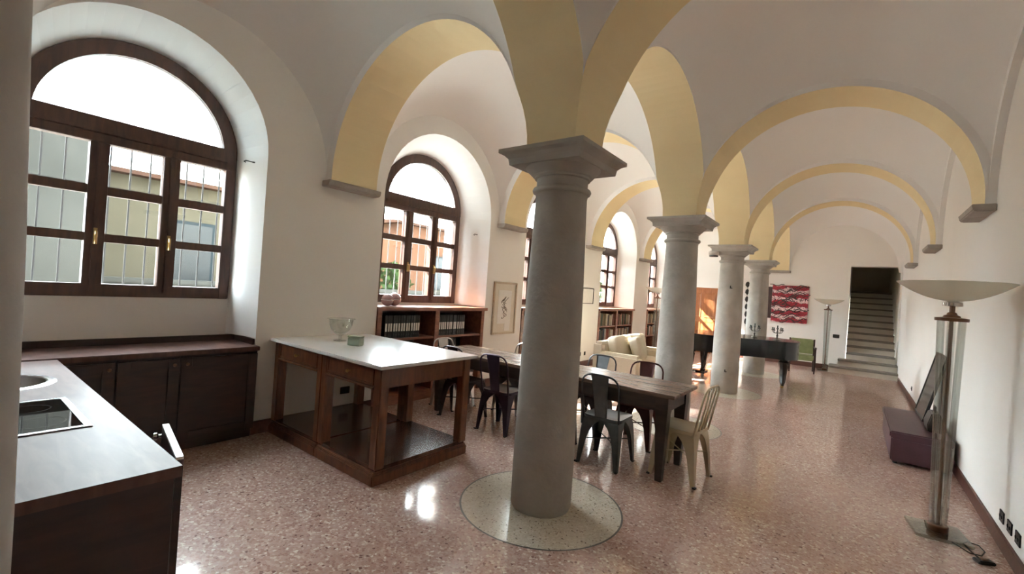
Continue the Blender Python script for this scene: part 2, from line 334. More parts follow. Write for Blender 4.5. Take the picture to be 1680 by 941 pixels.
# left wall with five arched niches
def wall_left():
    b = MB(); NA = 24
    def outl(yc, r, zs, z0): return [(yc-r, z0)] + [(yc-r*math.cos(PI*i/NA), zs+r*math.sin(PI*i/NA)) for i in range(NA+1)] + [(yc+r, z0)]
    ycur = YN
    for yc, r, zs, rw, zw, zb in NICHE:
        b.add([(XL, ycur, 0), (XL, yc-r, 0), (XL, yc-r, ZTOP), (XL, ycur, ZTOP)], [(0, 1, 2, 3)])
        o = outl(yc, r, zs, zb); w = outl(yc, rw, zw, zb)
        for i in range(1, len(o)-2):
            b.add([(XL, *o[i]), (XL, *o[i+1]), (XL, o[i+1][0], ZTOP), (XL, o[i][0], ZTOP)], [(0, 1, 2, 3)])
        for i in range(len(o)-1):
            b.add([(XL, *o[i]), (XL, *o[i+1]), (XW, *w[i+1]), (XW, *w[i])], [(0, 1, 2, 3)], 1)
        for s in (-1, 1):     # straight jambs below the ledge and the ledge's underside
            b.add([(XL, yc+s*r, 0), (XW, yc+s*r, 0), (XW, yc+s*r, zb), (XL, yc+s*r, zb)], [(0, 1, 2, 3)])
            b.add([(XL, yc+s*r, zb), (XW, yc+s*r, zb), (XW, yc+s*rw, zb)], [(0, 1, 2)])
        b.add([(XW, yc-r, 0), (XW, yc+r, 0), (XW, yc+r, zb), (XW, yc-r, zb)], [(0, 1, 2, 3)])
        b.add([(XW, yc-rw, zb), (XW, yc+rw, zb), (XW, yc+rw, SILL), (XW, yc-rw, SILL)], [(0, 1, 2, 3)])
        e = outl(yc, rw, zw, SILL); e2 = e+[e[0]]
        for i in range(len(e2)-1):
            b.add([(XW, *e2[i]), (XW, *e2[i+1]), (XO, *e2[i+1]), (XO, *e2[i])], [(0, 1, 2, 3)], 1)
        # outer face around this window
        y0 = ycur; y1 = yc+rw
        b.add([(XO, y0, -.3), (XO, yc-rw, -.3), (XO, yc-rw, 5.4), (XO, y0, 5.4)], [(0, 1, 2, 3)])
        b.add([(XO, yc-rw, -.3), (XO, yc+rw, -.3), (XO, yc+rw, SILL), (XO, yc-rw, SILL)], [(0, 1, 2, 3)])
        for i in range(1, len(e)-2):
            b.add([(XO, *e[i]), (XO, *e[i+1]), (XO, e[i+1][0], 5.4), (XO, e[i][0], 5.4)], [(0, 1, 2, 3)])
        b.add([(XO, yc+rw, -.3), (XO, yc+r, -.3), (XO, yc+r, 5.4), (XO, yc+rw, 5.4)], [(0, 1, 2, 3)])
        ycur = yc+r
    b.add([(XL, ycur, 0), (XL, YF, 0), (XL, YF, ZTOP), (XL, ycur, ZTOP)], [(0, 1, 2, 3)])
    b.add([(XO, ycur, -.3), (XO, YF+.3, -.3), (XO, YF+.3, 5.4), (XO, ycur, 5.4)], [(0, 1, 2, 3)])
    return structure(b.build('wall_left', ['plaster', 'reveal'], smooth=True, angle=40))
wl = wall_left()
wr = structure(MB().box((XR, YN-.3, -.12), (XR+.3, YF+.3, 5.4)).build('wall_right', 'plaster'))
wn = structure(MB().box((XL-.75, YN-.3, -.12), (XR, YN, 5.4)).build('wall_near', 'plaster'))
# far wall with the stair opening
DX0, DX1, DZ = 1.65, 2.64, 2.735
b = MB()
b.box((XL-.75, YF, -.12), (DX0, YF+.3, 5.4)); b.box((DX1, YF, -.12), (XR, YF+.3, 5.4)); b.box((DX0, YF, DZ), (DX1, YF+.3, 5.4))
wf = structure(b.build('wall_far', 'plaster'))
# roof slab closes the building above the vaults
structure(MB().box((XL-.75, YN-.3, 5.4), (XR+.3, YF+.3, 5.6)).build('ceiling_slab', 'plaster'))

# ------------------------------------------------------------------ ceiling: vaults and arches
ce = empty('ceiling', kind='structure')
RA = 1.29
def vault(x0, x1, y0, y1, o, z0=2.60, n=26):
    """x0..y1: rectangle of the springings; o: how far the surface is trimmed back on each side (x0, x1, y0, y1)"""
    xc, yc, hx, hy = (x0+x1)/2, (y0+y1)/2, (x1-x0)/2, (y1-y0)/2
    ue = 1-(PW-PI_)/hx; e = 1-ue*ue
    xa, xb, ya, yb = x0+o[0], x1-o[1], y0+o[2], y1-o[3]
    t = [.5-.5*math.cos(PI*i/n) for i in range(n+1)]
    vs = []
    for q in t:
        for p in t:
            x, y = xa+(xb-xa)*p, ya+(yb-ya)*q; u, v = (x-xc)/hx, (y-yc)/hy
            vs.append((x, y, z0+RA*math.sqrt(max(0, 2-u*u-v*v-e))))
    fs = [(j*(n+1)+i, j*(n+1)+i+1, (j+1)*(n+1)+i+1, (j+1)*(n+1)+i) for j in range(n) for i in range(n)]
    return MB().add(vs, fs).build('vault', 'vault', ce, smooth=True, angle=80)
edges_y = [YN]+COLS_Y+[YF]; D = PW-PI_
for i in range(len(edges_y)-1):
    fi, la = i == 0, i == len(edges_y)-2
    y0 = edges_y[i]+(0 if fi else PI_); y1 = edges_y[i+1]-(0 if la else PI_)
    vault(XL, -PI_, y0, y1, (0, D, 0 if fi else D, 0 if la else D)); vault(PI_, XR, y0, y1, (D, 0, 0 if fi else D, 0 if la else D))
def arch(name, a0, a1, axis, pos, zc=2.60, top=4.15, wall=(0, 0)):
    """soffit from a0 to a1 along the axis; wall: pilaster depth behind the springing where it stands on a corbel, 0 where it meets a column"""
    c = (a0+a1)/2; r = (a1-a0)/2; n = 40
    P = [(c-r, ZS)]+[(c-r*math.cos(PI*i/n), zc+r*math.sin(PI*i/n)) for i in range(n+1)]+[(c+r, ZS)]
    def hw(s):
        w = PW
        if not wall[0]: w = min(w, PI_+(s-a0))
        if not wall[1]: w = min(w, PI_+(a1-s))
        return w
    b = MB()
    def pt(s, z, w): return (s, pos+w, z) if axis == 'x' else (pos+w, s, z)
    for i in range(len(P)-1):
        w0, w1 = hw(P[i][0]), hw(P[i+1][0])
        b.add([pt(*P[i], -w0), pt(*P[i+1], -w1), pt(*P[i+1], w1), pt(*P[i], w0)], [(0, 1, 2, 3)], 0)
    for sg in (-1, 1):
        for i in range(1, len(P)-2):
            w0, w1 = sg*hw(P[i][0]), sg*hw(P[i+1][0])
            b.add([pt(*P[i], w0), pt(*P[i+1], w1), pt(P[i+1][0], top, w1), pt(P[i][0], top, w0)], [(0, 1, 2, 3)], 1)
        for d, e, s0 in ((-1, wall[0], a0), (1, wall[1], a1)):
            if e: b.add([pt(s0, ZS, sg*PW), pt(s0+d*e, ZS, sg*PW), pt(s0+d*e, top, sg*PW), pt(s0, top, sg*PW)], [(0, 1, 2, 3)], 1)
    return b.build(name, ['yellow', 'vault'], ce, smooth=True, angle=40)
for y in COLS_Y:
    arch('transverse_arch', XL+.11, -PI_, 'x', y, wall=(.11, 0)); arch('transverse_arch', PI_, XR-.07, 'x', y, zc=2.62, wall=(0, .07))
for i in range(len(edges_y)-1):
    fi, la = i == 0, i == len(edges_y)-2
    arch('longitudinal_arch', edges_y[i]+(.07 if fi else PI_), edges_y[i+1]-(.07 if la else PI_), 'y', 0, wall=(.07 if fi else 0, .07 if la else 0))
def wall_rib(xw, sg, ya, yb, x0, x1):
    yc, hy = (ya+yb)/2, (yb-ya)/2; hx = (x1-x0)/2; ue = 1-D/hx; e = 1-ue*ue; n = 36; b = MB(); P = []
    vm = math.sqrt(1-e)
    for i in range(n+1):
        v = -vm*math.cos(PI*i/n); P.append((yc+v*hy, 2.60+RA*math.sqrt(max(0, 1-v*v-e))-.03))
    dp = .055
    for i in range(n):
        (y0, z0), (y1, z1) = P[i], P[i+1]
        b.add([(xw, y0, z0), (xw, y1, z1), (xw-sg*dp, y1, z1), (xw-sg*dp, y0, z0)], [(0, 1, 2, 3)])
        b.add([(xw-sg*dp, y0, z0), (xw-sg*dp, y1, z1), (xw-sg*dp, y1, z1+.14), (xw-sg*dp, y0, z0+.14)], [(0, 1, 2, 3)])
    return b.build('wall_rib', 'vault', ce, smooth=True, angle=40)
for i in range(1, len(edges_y)-2):
    wall_rib(XR, 1, edges_y[i]+PI_, edges_y[i+1]-PI_, PI_, XR)
# corbels under the arch ends (parts of the walls)
def corbel(parent, x, y, along, sgn):
    w, d, h = .32, .155, .062
    bb = MB()
    if along == 'y':
        q = [(0, 0), (d, 0), (d*.93, -h*.8), (d*.8, -h), (0, -h)]
        bb.loft([[(x+sgn*a, y-w, ZS+z) for a, z in q], [(x+sgn*a, y+w, ZS+z) for a, z in q]])
    else:
        q = [(0, 0), (d, 0), (d*.93, -h*.8), (d*.8, -h), (0, -h)]
        bb.loft([[(x-w, y+sgn*a, ZS+z) for a, z in q], [(x+w, y+sgn*a, ZS+z) for a, z in q]])
    bb.build('corbel', 'corbel', parent, bevel=.006)
for y in COLS_Y:
    corbel(wl, XL, y, 'y', 1); corbel(wr, XR, y, 'y', -1)
corbel(wf, 0, YF, 'x', -1)

# ------------------------------------------------------------------ columns
def column(y, mt, label):
    root = empty('stone_column', (0, y, 0), label=label, cat='column', group='row of columns down the middle of the hall')
    MB().lathe([(.212, 0), (.221, .02), (.223, .3), (.219, .9), (.207, 1.6), (.192, 2.1), (.188, 2.25), (.193, 2.28)], 48).build('shaft', mt, root, smooth=True)
    MB().lathe([(.193, 2.28), (.21, 2.288), (.216, 2.303), (.21, 2.318), (.19, 2.326)], 48).build('astragal', mt, root, smooth=True, angle=60)
    MB().lathe([(.188, 2.326), (.188, 2.385), (.205, 2.39), (.205, 2.405), (.222, 2.41), (.235, 2.425), (.258, 2.445), (.275, 2.462), (.275, 2.47)], 48).build('echinus', mt, root, smooth=True, angle=25)
    a = MB(); sq = lambda h, z: [(-h, -h, z), (h, -h, z), (h, h, z), (-h, h, z)]
    a.loft([sq(.285, 2.465), sq(.292, 2.508), sq(.315, 2.53), sq(.345, 2.545), sq(.345, 2.572)]).build('abacus', mt, root)
    return root
column(-2.88, 'stone', 'grey column close to the camera at left edge, beside the kitchen peninsula')
column(0, 'stone', 'big grey stone column standing on a pale terrazzo disc, nearest whole column')
c2 = column(BAY, 'stone_lt', 'weathered pale stone column just behind the long dining table')
c3 = column(2*BAY, 'stone_lt', 'pale column with a small black speaker on its capital, in front of grand piano')
c4 = column(3*BAY, 'stone_lt', 'farthest pale stone column, behind the black grand piano')
sp = empty('wall_speaker', (-.27, 2*BAY-.20, 2.43), label='small round black and white loudspeaker on the capital of a column', cat='speaker')
MB().lathe([(.02, -.05), (.06, -.045), (.085, -.01), (.085, .03), (.05, .05)], 20).build('housing', 'white', sp, smooth=True)
MB().lathe([(.0, -.062), (.07, -.058), (.078, -.04), (.07, -.035)], 20, cap=False).build('grille', 'black', sp, smooth=True)
# two small black cable clips on that column
for z, nm in ((1.83, 'higher'), (.38, 'lower')):
    q = empty('column_hook', (.05, 2*BAY-.205, z), label='small black iron hook in the third column, the %s of two' % nm, cat='hook')
    MB().tube([(0, .03, 0), (0, -.03, 0), (0, -.05, .015), (0, -.05, .04)], .009, 8).build('hook_rod', 'iron', q)
    MB().lathe([(.022, -.006), (.022, .006)], 12).build('rose', 'iron', q)

# ------------------------------------------------------------------ windows
def window(n, yc, rw, zw, names):
    root = empty('window_%d' % n, (XW-.035, yc, 0), kind='structure')
    NA = 32; d0, d1 = -.045, .045; ft = .115; fs = .088
    R = rw-.004
    def aring(ro, ri, x0, x1, z, nA=NA, a0=0., a1=PI):
        o = [(-ro*math.cos(a0+(a1-a0)*i/nA), z+ro*math.sin(a0+(a1-a0)*i/nA)) for i in range(nA+1)]
        q = [(-ri*math.cos(a0+(a1-a0)*i/nA), z+ri*math.sin(a0+(a1-a0)*i/nA)) for i in range(nA+1)]
        bb = MB()
        for i in range(nA):
            vs = [(x, *p) for x in (x0, x1) for p in (o[i], o[i+1], q[i+1], q[i])]
            bb.add(vs, [(0, 1, 2, 3), (4, 7, 6, 5), (0, 4, 5, 1), (3, 2, 6, 7)])
        bb.add([(x, *p) for x in (x0, x1) for p in (o[0], q[0])], [(0, 1, 3, 2)]); bb.add([(x, *p) for x in (x0, x1) for p in (o[-1], q[-1])], [(0, 1, 3, 2)])
        return bb
    t0, t1 = 2.53, 2.735
    b_ = aring(R, R-ft, d0, d1, zw)
    b_.build('arched_head', 'frame', root, smooth=True)
    for s in (-1, 1): MB().box((d0, s*R, SILL), (d1, s*(R-fs), zw+.02)).build('stile', 'frame', root, bevel=.006)
    MB().box((d0, -R+fs, SILL+.001), (d1, R-fs, SILL+.105)).build('bottom_rail', 'frame', root, bevel=.006)
    tr = MB(); tr.box((d0-.004, -R+.03, t0), (d1+.008, R-.03, t1)); tr.box((d1, -R+.09, t0+.07), (d1+.022, R-.09, t0+.105)); tr.build('transom', 'frame', root, bevel=.005)
    ins = R-fs; mw = .122; lw = (2*ins-2*mw)/3
    ml = [-ins+lw, -ins+2*lw+mw]
    for k, y in enumerate(ml):
        m_ = MB(); m_.box((d0, y, SILL+.10), (d1, y+mw, t0+.001)); m_.box((d1-.001, y+.042, SILL+.04), (d1+.013, y+mw-.042, t0)); mo = m_.build('mullion', 'frame', root, bevel=.005)
        h = MB(); h.box((d1+.012, y+mw/2-.012, 1.70), (d1+.022, y+mw/2+.012, 1.83)); h.tube([(d1+.02, y+mw/2, 1.80), (d1+.05, y+mw/2, 1.80), (d1+.055, y+mw/2, 1.77), (d1+.052, y+mw/2, 1.70)], .009, 8)
        h.build('handle', 'brass', mo, smooth=True)
    bands = [(SILL+.104, 1.722), (1.79, 2.108), (2.178, t0)]
    for k in range(3):
        y0 = -ins+k*(lw+mw); y1 = y0+lw
        for z0, z1 in ((1.722, 1.79), (2.108, 2.178)): MB().box((d0+.015, y0-.002, z0), (d1-.008, y1+.002, z1)).build('glazing_bar', 'frame', root, bevel=.004)
        for z0, z1 in bands: MB().box((-.004, y0-.004, z0-.004), (.002, y1+.004, z1+.004)).build('pane', 'glass', root)
    # lunette pane
    z = t1-.01; ri = R-ft+.004; a0 = math.asin(max(-1, min(1, (z-zw)/ri)))
    pts = [(-ri*math.cos(a0+(PI-2*a0)*i/NA), zw+ri*math.sin(a0+(PI-2*a0)*i/NA)) for i in range(NA+1)]
    MB().loft([[(-.004, *p) for p in pts], [(.002, *p) for p in pts]]).build('lunette_pane', 'lunette', root)
    # iron grille outside
    g = empty('grille', (0, 0, 0)); g.parent = root
    xg = -.17; nb = 11
    for k in range(nb):
        y = -R+(k+.5)*2*R/nb; zt = zw+math.sqrt(max(.01, R*R-y*y))
        MB().tube([(xg, y, SILL), (xg, y, zt)], .0075, 6).build('grille_bar', 'iron', g)
    for z in (1.33, 2.205): MB().box((xg-.012, -R, z-.004), (xg-.004, R, z+.004)).build('grille_rail', 'iron', g)
    return root
for i, (yc, r, zs, rw, zw, zb) in enumerate(NICHE): window(i+1, yc, rw, zw, None)
# shutter hooks beside the first two windows
for yc, r, z, w in ((-1.75, .82, 2.62, 'first'), (1.468, .90, 2.36, 'second')):
    q = empty('shutter_hook', (-2.95, yc+r, z), label='thin iron shutter hook in the jamb of the %s window' % w, cat='hook')
    MB().tube([(0, .06, 0), (0, -.07, 0), (.0, -.085, -.012), (.012, -.075, -.02)], .005, 6).build('hook_rod', 'iron', q)
    MB().lathe([(.012, -.004), (.012, .004)], 10).build('plate', 'iron', q)

# ------------------------------------------------------------------ baseboards
def base_left():
    b = MB(); ys = [YN]
    for yc, r, *_ in NICHE: ys += [yc-r, yc+r]
    ys.append(YF)
    for i in range(0, len(ys), 2): b.box((XL, ys[i], 0), (XL+.018, ys[i+1], .125))
    return structure(b.build('baseboard_left', 'baseb', bevel=.003))
base_left()
structure(MB().box((XR-.02, YN, 0), (XR, 10.98, .105)).build('baseboard_right', 'baseb', bevel=.003))
b = MB(); b.box((XL+.02, YF-.02, 0), (-2.37, YF, .125)); b.box((-1.44, YF-.02, 0), (1.30, YF, .125)); structure(b.build('baseboard_far', 'baseb', bevel=.003))

# ------------------------------------------------------------------ stairs behind the opening
st = empty('staircase', (0, 0, 0), kind='structure')
RISE, TREAD, SY = .168, .285, 11.13
for k in range(13):
    z1 = RISE*(k+1); y0 = SY+TREAD*k
    x0, x1 = ((1.32, XR-.005) if k == 0 else (1.50, XR-.005) if k == 1 else (DX0+.005, DX1-.005))
    sb = MB(); sb.box((x0, y0, max(0, z1-RISE)), (x1, y0+TREAD+(.0 if k > 1 else .62-.285*k-.001), z1-.045))
    s_ = sb.build('step', 'stair', st)
    MB().box((x0, y0-.035, z1-.045), (x1, y0+TREAD+.02 if k > 1 else YF-.001, z1)).build('tread', 'tread', s_, bevel=.008)
sw = MB(); ye = SY+TREAD*13; zt = RISE*13
sw.box((DX0-.2, YF+.3, -.12), (DX0, ye+1.5, 5.4)); sw.box((DX1, YF+.3, -.12), (DX1+.2, ye+1.5, 5.4)); sw.box((DX0-.2, ye+1.3, -.12), (DX1+.2, ye+1.5, 5.4)); sw.box((DX0-.2, YF+.3, 5.2), (DX1+.2, ye+1.5, 5.4)); sw.box((DX0, ye, -.12), (DX1, ye+1.3, zt))
structure(sw.build('stairwell', 'stairwall', None))

# ------------------------------------------------------------------ wooden door in the far wall
dr = empty('door_1', (-1.93, YF, 0), kind='structure')
MB().box((-.44, -.03, 0), (.44, -.002, 1.98)).build('door_leaf', 'doorw', dr, bevel=.004)
for x0, x1 in ((-.35, -.05), (.05, .35)):
    for z0, z1 in ((.18, .95), (1.08, 1.82)):
        p = MB(); p.loft([[(x0, -.03, z0), (x1, -.03, z0), (x1, -.03, z1), (x0, -.03, z1)], [(x0, -.045, z0), (x1, -.045, z0), (x1, -.045, z1), (x0, -.045, z1)], [(x0+.05, -.035, z0+.05), (x1-.05, -.035, z0+.05), (x1-.05, -.035, z1-.05), (x0+.05, -.035, z1-.05)]])
        p.build('door_panel', 'doorw', dr)
MB().lathe([(.0, 0), (.022, .004), (.026, .02), (.015, .04), (.012, .05)], 12).build('door_knob', 'brass', dr, loc=(.36, -.08, 1.0))

# ------------------------------------------------------------------ kitchen: back run in the first niche
KZ = .86
def cabinet(name, x0, x1, y0, y1, face, doors, label, group, toe=.09, top=.82):
    """carcass with doors on the face '+x' ; doors: list of (a0,a1,knob side)"""
    root = empty(name, ((x0+x1)/2, (y0+y1)/2, 0), label=label, cat='cabinet', group=group)
    cx, cyy = (x0+x1)/2, (y0+y1)/2
    MB().box((x0-cx, y0-cyy, toe), (x1-cx-.022, y1-cyy, top)).build('body', 'kitchen', root)
    MB().box((x0-cx, y0-cyy, 0), (x1-cx-.07, y1-cyy, toe)).build('plinth', 'kitchen', root)
    for a0, a1, ks in doors:
        d = empty('door', (x1-cx-.02, (a0+a1)/2-cyy, 0)); d.parent = root
        w = (a1-a0)/2-.003; z0, z1 = toe+.005, top-.02; fr = .075
        f = MB()
        for p in (((0, -w, z0), (.02, -w+fr, z1)), ((0, w-fr, z0), (.02, w, z1)), ((0, -w+fr, z0), (.02, w-fr, z0+fr)), ((0, -w+fr, z1-fr), (.02, w-fr, z1))): f.box(*p)
        f.build('door_frame', 'kitchen', d, bevel=.003)
        MB().box((0, -w+fr, z0+fr), (.009, w-fr, z1-fr)).build('door_panel', 'kitchen', d)
        k = MB().lathe([(.006, 0), (.006, .012), (.014, .018), (.012, .027), (.0, .029)], 12)
        ko = k.build('knob', 'bronze', d, smooth=True, loc=(.02, ks*(w-.04), z1-.05)); ko.rotation_euler = (0, PI/2, 0)
    return root
KX0, KX1 = -3.19, -2.67
for (y0, y1, ds, lb) in ((-2.615, -1.91, [(-2.615, -1.91, 1)], 'dark kitchen cabinet with a round knob, nearest the corner peninsula'),
                         (-1.905, -1.50, [(-1.905, -1.50, 1)], 'narrow dark kitchen cabinet in the middle of the run below the first window'),
                         (-1.495, -.885, [(-1.495, -.885, -1)], 'dark kitchen cabinet at the end of the run, beside the marble table')):
    cabinet('kitchen_cabinet', KX0, KX1, y0, y1, '+x', ds, lb, 'kitchen base cabinets below the first window')
wt = empty('kitchen_worktop', (-2.93, -1.75, .825), label='dark wood worktop with upstand under the first window', cat='worktop')
MB().box((-.265, -.868, 0), (.285, .868, .04)).build('slab', 'ktop', wt, bevel=.005)
u = MB(); u.box((-.265, -.868, .04), (-.24, .868, .095)); u.box((-.24, .843, .04), (.16, .868, .095)); u.build('upstand', 'kitchen', wt, bevel=.003)
# peninsula
PX0, PX1, PY0, PY1 = -2.62, -.125, -2.93, -2.24
pen = empty('peninsula_cabinet', (-1.4, -2.6, 0), label='dark wood kitchen peninsula with an end panel in the left foreground', cat='cabinet')
def rel(o, p): return (p[0]-o[0], p[1]-o[1], p[2]-o[2])
po = (-1.4, -2.6, 0)
q = MB(); q.box(rel(po, (PX0, PY0, .09)), rel(po, (-2.20, PY1-.05, .82))); q.box(rel(po, (-2.20, PY0, .09)), rel(po, (-1.66, PY1-.05, .66))); q.box(rel(po, (-2.20, PY1-.066, .66)), rel(po, (-1.66, PY1-.05, .82))); q.box(rel(po, (-1.66, PY0, .09)), rel(po, (-.30, PY1-.05, .82))); q.box(rel(po, (PX0, PY0, 0)), rel(po, (-.32, PY1-.10, .09))); q.build('body', 'kitchen', pen)
MB().box(rel(po, (-.31, -2.685, 0)), rel(po, (-.14, PY1-.018, .82))).build('end_panel', 'kitchen', pen, bevel=.004)
for k, (a, c_) in enumerate(((-2.55, -1.98), (-1.975, -1.40), (-1.395, -.72))):
    MB().box(rel(po, (a, PY1-.05, .10)), rel(po, (c_, PY1-.028, .81))).build('door', 'kitchen', pen, bevel=.003)
od = empty('open_door', rel(po, (-.21, PY1+.016, 0))); od.parent = pen; od.rotation_euler = (0, 0, PI-.17)
MB().box((0, -.012, .10), (.46, .012, .852)).build('door_leaf', 'kitchen', od, bevel=.002)
MB().box((0, -.012, .8522), (.46, .012, .862)).build('edge_strip', 'white', od)
ob = MB().lathe([(.007, 0), (.007, .014), (.016, .02), (.014, .032), (0, .034)], 12).build('latch', 'chrome', od, smooth=True, loc=(.43, .012, .82)); ob.rotation_euler = (-PI/2, 0, 0)
pw = empty('peninsula_worktop', (-1.4, -2.6, .82), label='dark wood worktop of the peninsula with sink and hob', cat='worktop')
po2 = (-1.4, -2.6, .82)
# slab with openings for sink and hob, as strips
HX0, HX1, HY0, HY1 = -1.40, -.82, -2.86, -2.375
SX, SYc, SR = -1.93, -2.585, .235
sl_ = MB()
def slab(a, c_): sl_.box(rel(po2, (a[0], a[1], .82)), rel(po2, (c_[0], c_[1], KZ)))
slab((HX1, PY0+.0), (-.235, PY1)); slab((-.235, -2.685), (PX1, PY1)); slab((HX0, PY0), (HX1, HY0)); slab((HX0, HY1), (HX1, PY1)); slab((-1.66, PY0), (HX0, PY1)); slab((PX0, PY0), (-2.20, PY1))
# around the round sink: square 0.54 with a circular hole
n = 32
ring_o = []; x0, x1, y0, y1 = -2.20, -1.66, PY0, PY1
for k in range(n):
    a = 2*PI*k/n; dx, dy = math.cos(a), math.sin(a)
    tx = ((x1-SX) if dx > 0 else (SX-x0))/max(1e-6, abs(dx)); ty = ((y1-SYc) if dy > 0 else (SYc-y0))/max(1e-6, abs(dy))
    t = min(tx, ty); ring_o.append((SX+dx*t-po2[0], SYc+dy*t-po2[1]))
ring_i = [(SX+SR*math.cos(2*PI*k/n)-po2[0], SYc+SR*math.sin(2*PI*k/n)-po2[1]) for k in range(n)]
for k in range(n):
    j = (k+1) % n
    sl_.add([(*ring_o[k], .04), (*ring_o[j], .04), (*ring_i[j], .04), (*ring_i[k], .04), (*ring_i[j], 0), (*ring_i[k], 0)], [(0, 1, 2, 3), (3, 2, 4, 5)])
for cx_, cy_ in ((x0, y0), (x1, y0), (x0, y1), (x1, y1)):     # corner fillers
    a_ = min(range(n), key=lambda k: -((ring_o[k][0]+po2[0]-SX)*(cx_-SX)+(ring_o[k][1]+po2[1]-SYc)*(cy_-SYc)))
    for k in (a_-1, a_, a_+1):
        A, B = ring_o[k % n], ring_o[(k+1) % n]
        if abs(A[0]-B[0]) > 1e-5 and abs(A[1]-B[1]) > 1e-5:
            sl_.add([(*A, .04), (*B, .04), (cx_-po2[0], cy_-po2[1], .04)], [(0, 1, 2)])
sl_.build('slab', 'ktop', pw)
sk = empty('round_sink', (SX, SYc, KZ), label='round stainless steel sink set into the peninsula worktop', cat='sink')
MB().lathe([(.0, -.16), (.15, -.16), (.19, -.145), (.205, -.10), (.21, .0), (.215, .006), (.25, .004), (.255, .0005)], 40, cap=False).build('bowl', 'steel', sk, smooth=True)
MB().lathe([(.0, -.157), (.035, -.156), (.04, -.159)], 20, cap=False).build('drain', 'chrome', sk)
tp = MB(); tp.lathe([(.025, 0), (.025, .02), (.016, .03)], 16, (0, -.29, 0)); tp.tube([(0, -.29, .02), (0, -.29, .22), (0, -.26, .27), (0, -.20, .28), (0, -.14, .25), (0, -.12, .2)], .012, 10); tp.build('tap', 'chrome', sk, smooth=True)
hb = empty('cooktop', ((HX0+HX1)/2, (HY0+HY1)/2, KZ), label='black glass hob with steel rim in the peninsula worktop', cat='cooktop')
hx, hy = (HX1-HX0)/2, (HY1-HY0)/2
MB().box((-hx+.012, -hy+.012, -.03), (hx-.012, hy-.012, .004)).build('glass_plate', 'hob', hb, bevel=.002)
r_ = MB()
for p in (((-hx-.012, -hy-.012, .0), (hx+.012, -hy+.016, .006)), ((-hx-.012, hy-.016, 0), (hx+.012, hy+.012, .006)), ((-hx-.012, -hy+.016, 0), (-hx+.016, hy-.016, .006)), ((hx-.016, -hy+.016, 0), (hx+.012, hy-.016, .006))): r_.box(*p)
r_.build('rim', 'steel', hb, bevel=.002)
for dx, dy, rr in ((-.13, -.11, .085), (.13, -.11, .07), (-.13, .11, .07), (.13, .11, .085)):
    vs = [(r*math.cos(2*PI*k/32), r*math.sin(2*PI*k/32), .0045) for r in (rr-.003, rr) for k in range(32)]
    MB().add(vs, [(k, (k+1) % 32, 32+(k+1) % 32, 32+k) for k in range(32)]).build('cooking_zone', 'pic_glass', hb, loc=(dx, dy, 0))

# ------------------------------------------------------------------ marble-topped island table
IX0, IX1, IY0, IY1, IZ = -2.74, -1.05, -.70, .30, .925
isl = empty('island_table', ((IX0+IX1)/2, (IY0+IY1)/2, 0), label='wooden kitchen island table with white marble top and bottom shelf', cat='table')
io = isl.location
def I(x, y, z): return (x-io[0], y-io[1], z)
MB().box(I(IX0-.02, IY0-.045, IZ-.028), I(IX1+.05, IY1+.045, IZ)).build('marble_top', 'marble', isl, bevel=.006)
XM = -1.88      # seam between the two units
b = MB()
b.box(I(IX0+.02, IY0+.03, .735), I(IX1-.02, IY1-.02, IZ-.029)); b.build('apron', 'island', isl)
for xx in (IX0+.005, XM-.075, XM+.002, IX1-.085):
    for yy in ((IY0, IY0+.085), (IY1-.085, IY1)):
        if xx == XM-.075: w0, w1 = xx, xx+.073
        elif xx == XM+.002: w0, w1 = xx, xx+.073
        else: w0, w1 = xx, xx+.085
        lg = MB(); lg.box(I(w0, yy[0], .12), I(w1, yy[1], IZ-.03)); lg.build('leg', 'island', isl, bevel=.006)
for a, c_ in ((IX0, XM-.004), (XM+.004, IX1)):
    pl = MB()
    pl.box(I(a, IY0-.02, 0), I(c_, IY1+.02, .085)); pl.box(I(a+.006, IY0-.01, .085), I(c_-.006, IY1+.01, .105)); pl.build('plinth', 'island', isl, bevel=.008)
    MB().box(I(a+.01, IY0+.012, .105), I(c_-.01, IY1-.012, .135)).build('bottom_shelf', 'ishelf', isl, bevel=.003)
for a, c_ in ((IX0+.10, XM-.085), (XM+.085, IX1-.095)):
    d = empty('drawer', I((a+c_)/2, IY0+.02, .815)); d.parent = isl
    w = (c_-a)/2
    MB().box((-w, -.012, -.06), (w, .012, .06)).build('drawer_front', 'island', d, bevel=.004)
    t = MB()
    for p in (((-w, -.02, -.065), (w, -.01, -.05)), ((-w, -.02, .05), (w, -.01, .065)), ((-w, -.02, -.05), (-w+.015, -.01, .05)), ((w-.015, -.02, -.05), (w, -.01, .05))): t.box(*p)
    t.build('beading', 'island', d, bevel=.003)
    kb = MB().lathe([(.007, 0), (.007, .015), (.015, .022), (.012, .034), (0, .037)], 12).build('knob', 'brass', d, smooth=True, loc=(0, -.012, 0)); kb.rotation_euler = (PI/2, 0, 0)
    MB().box(I(a-.015, IY0-.008, .725), I(c_+.015, IY0+.03, .742)).build('lower_rail', 'island', isl, bevel=.004)
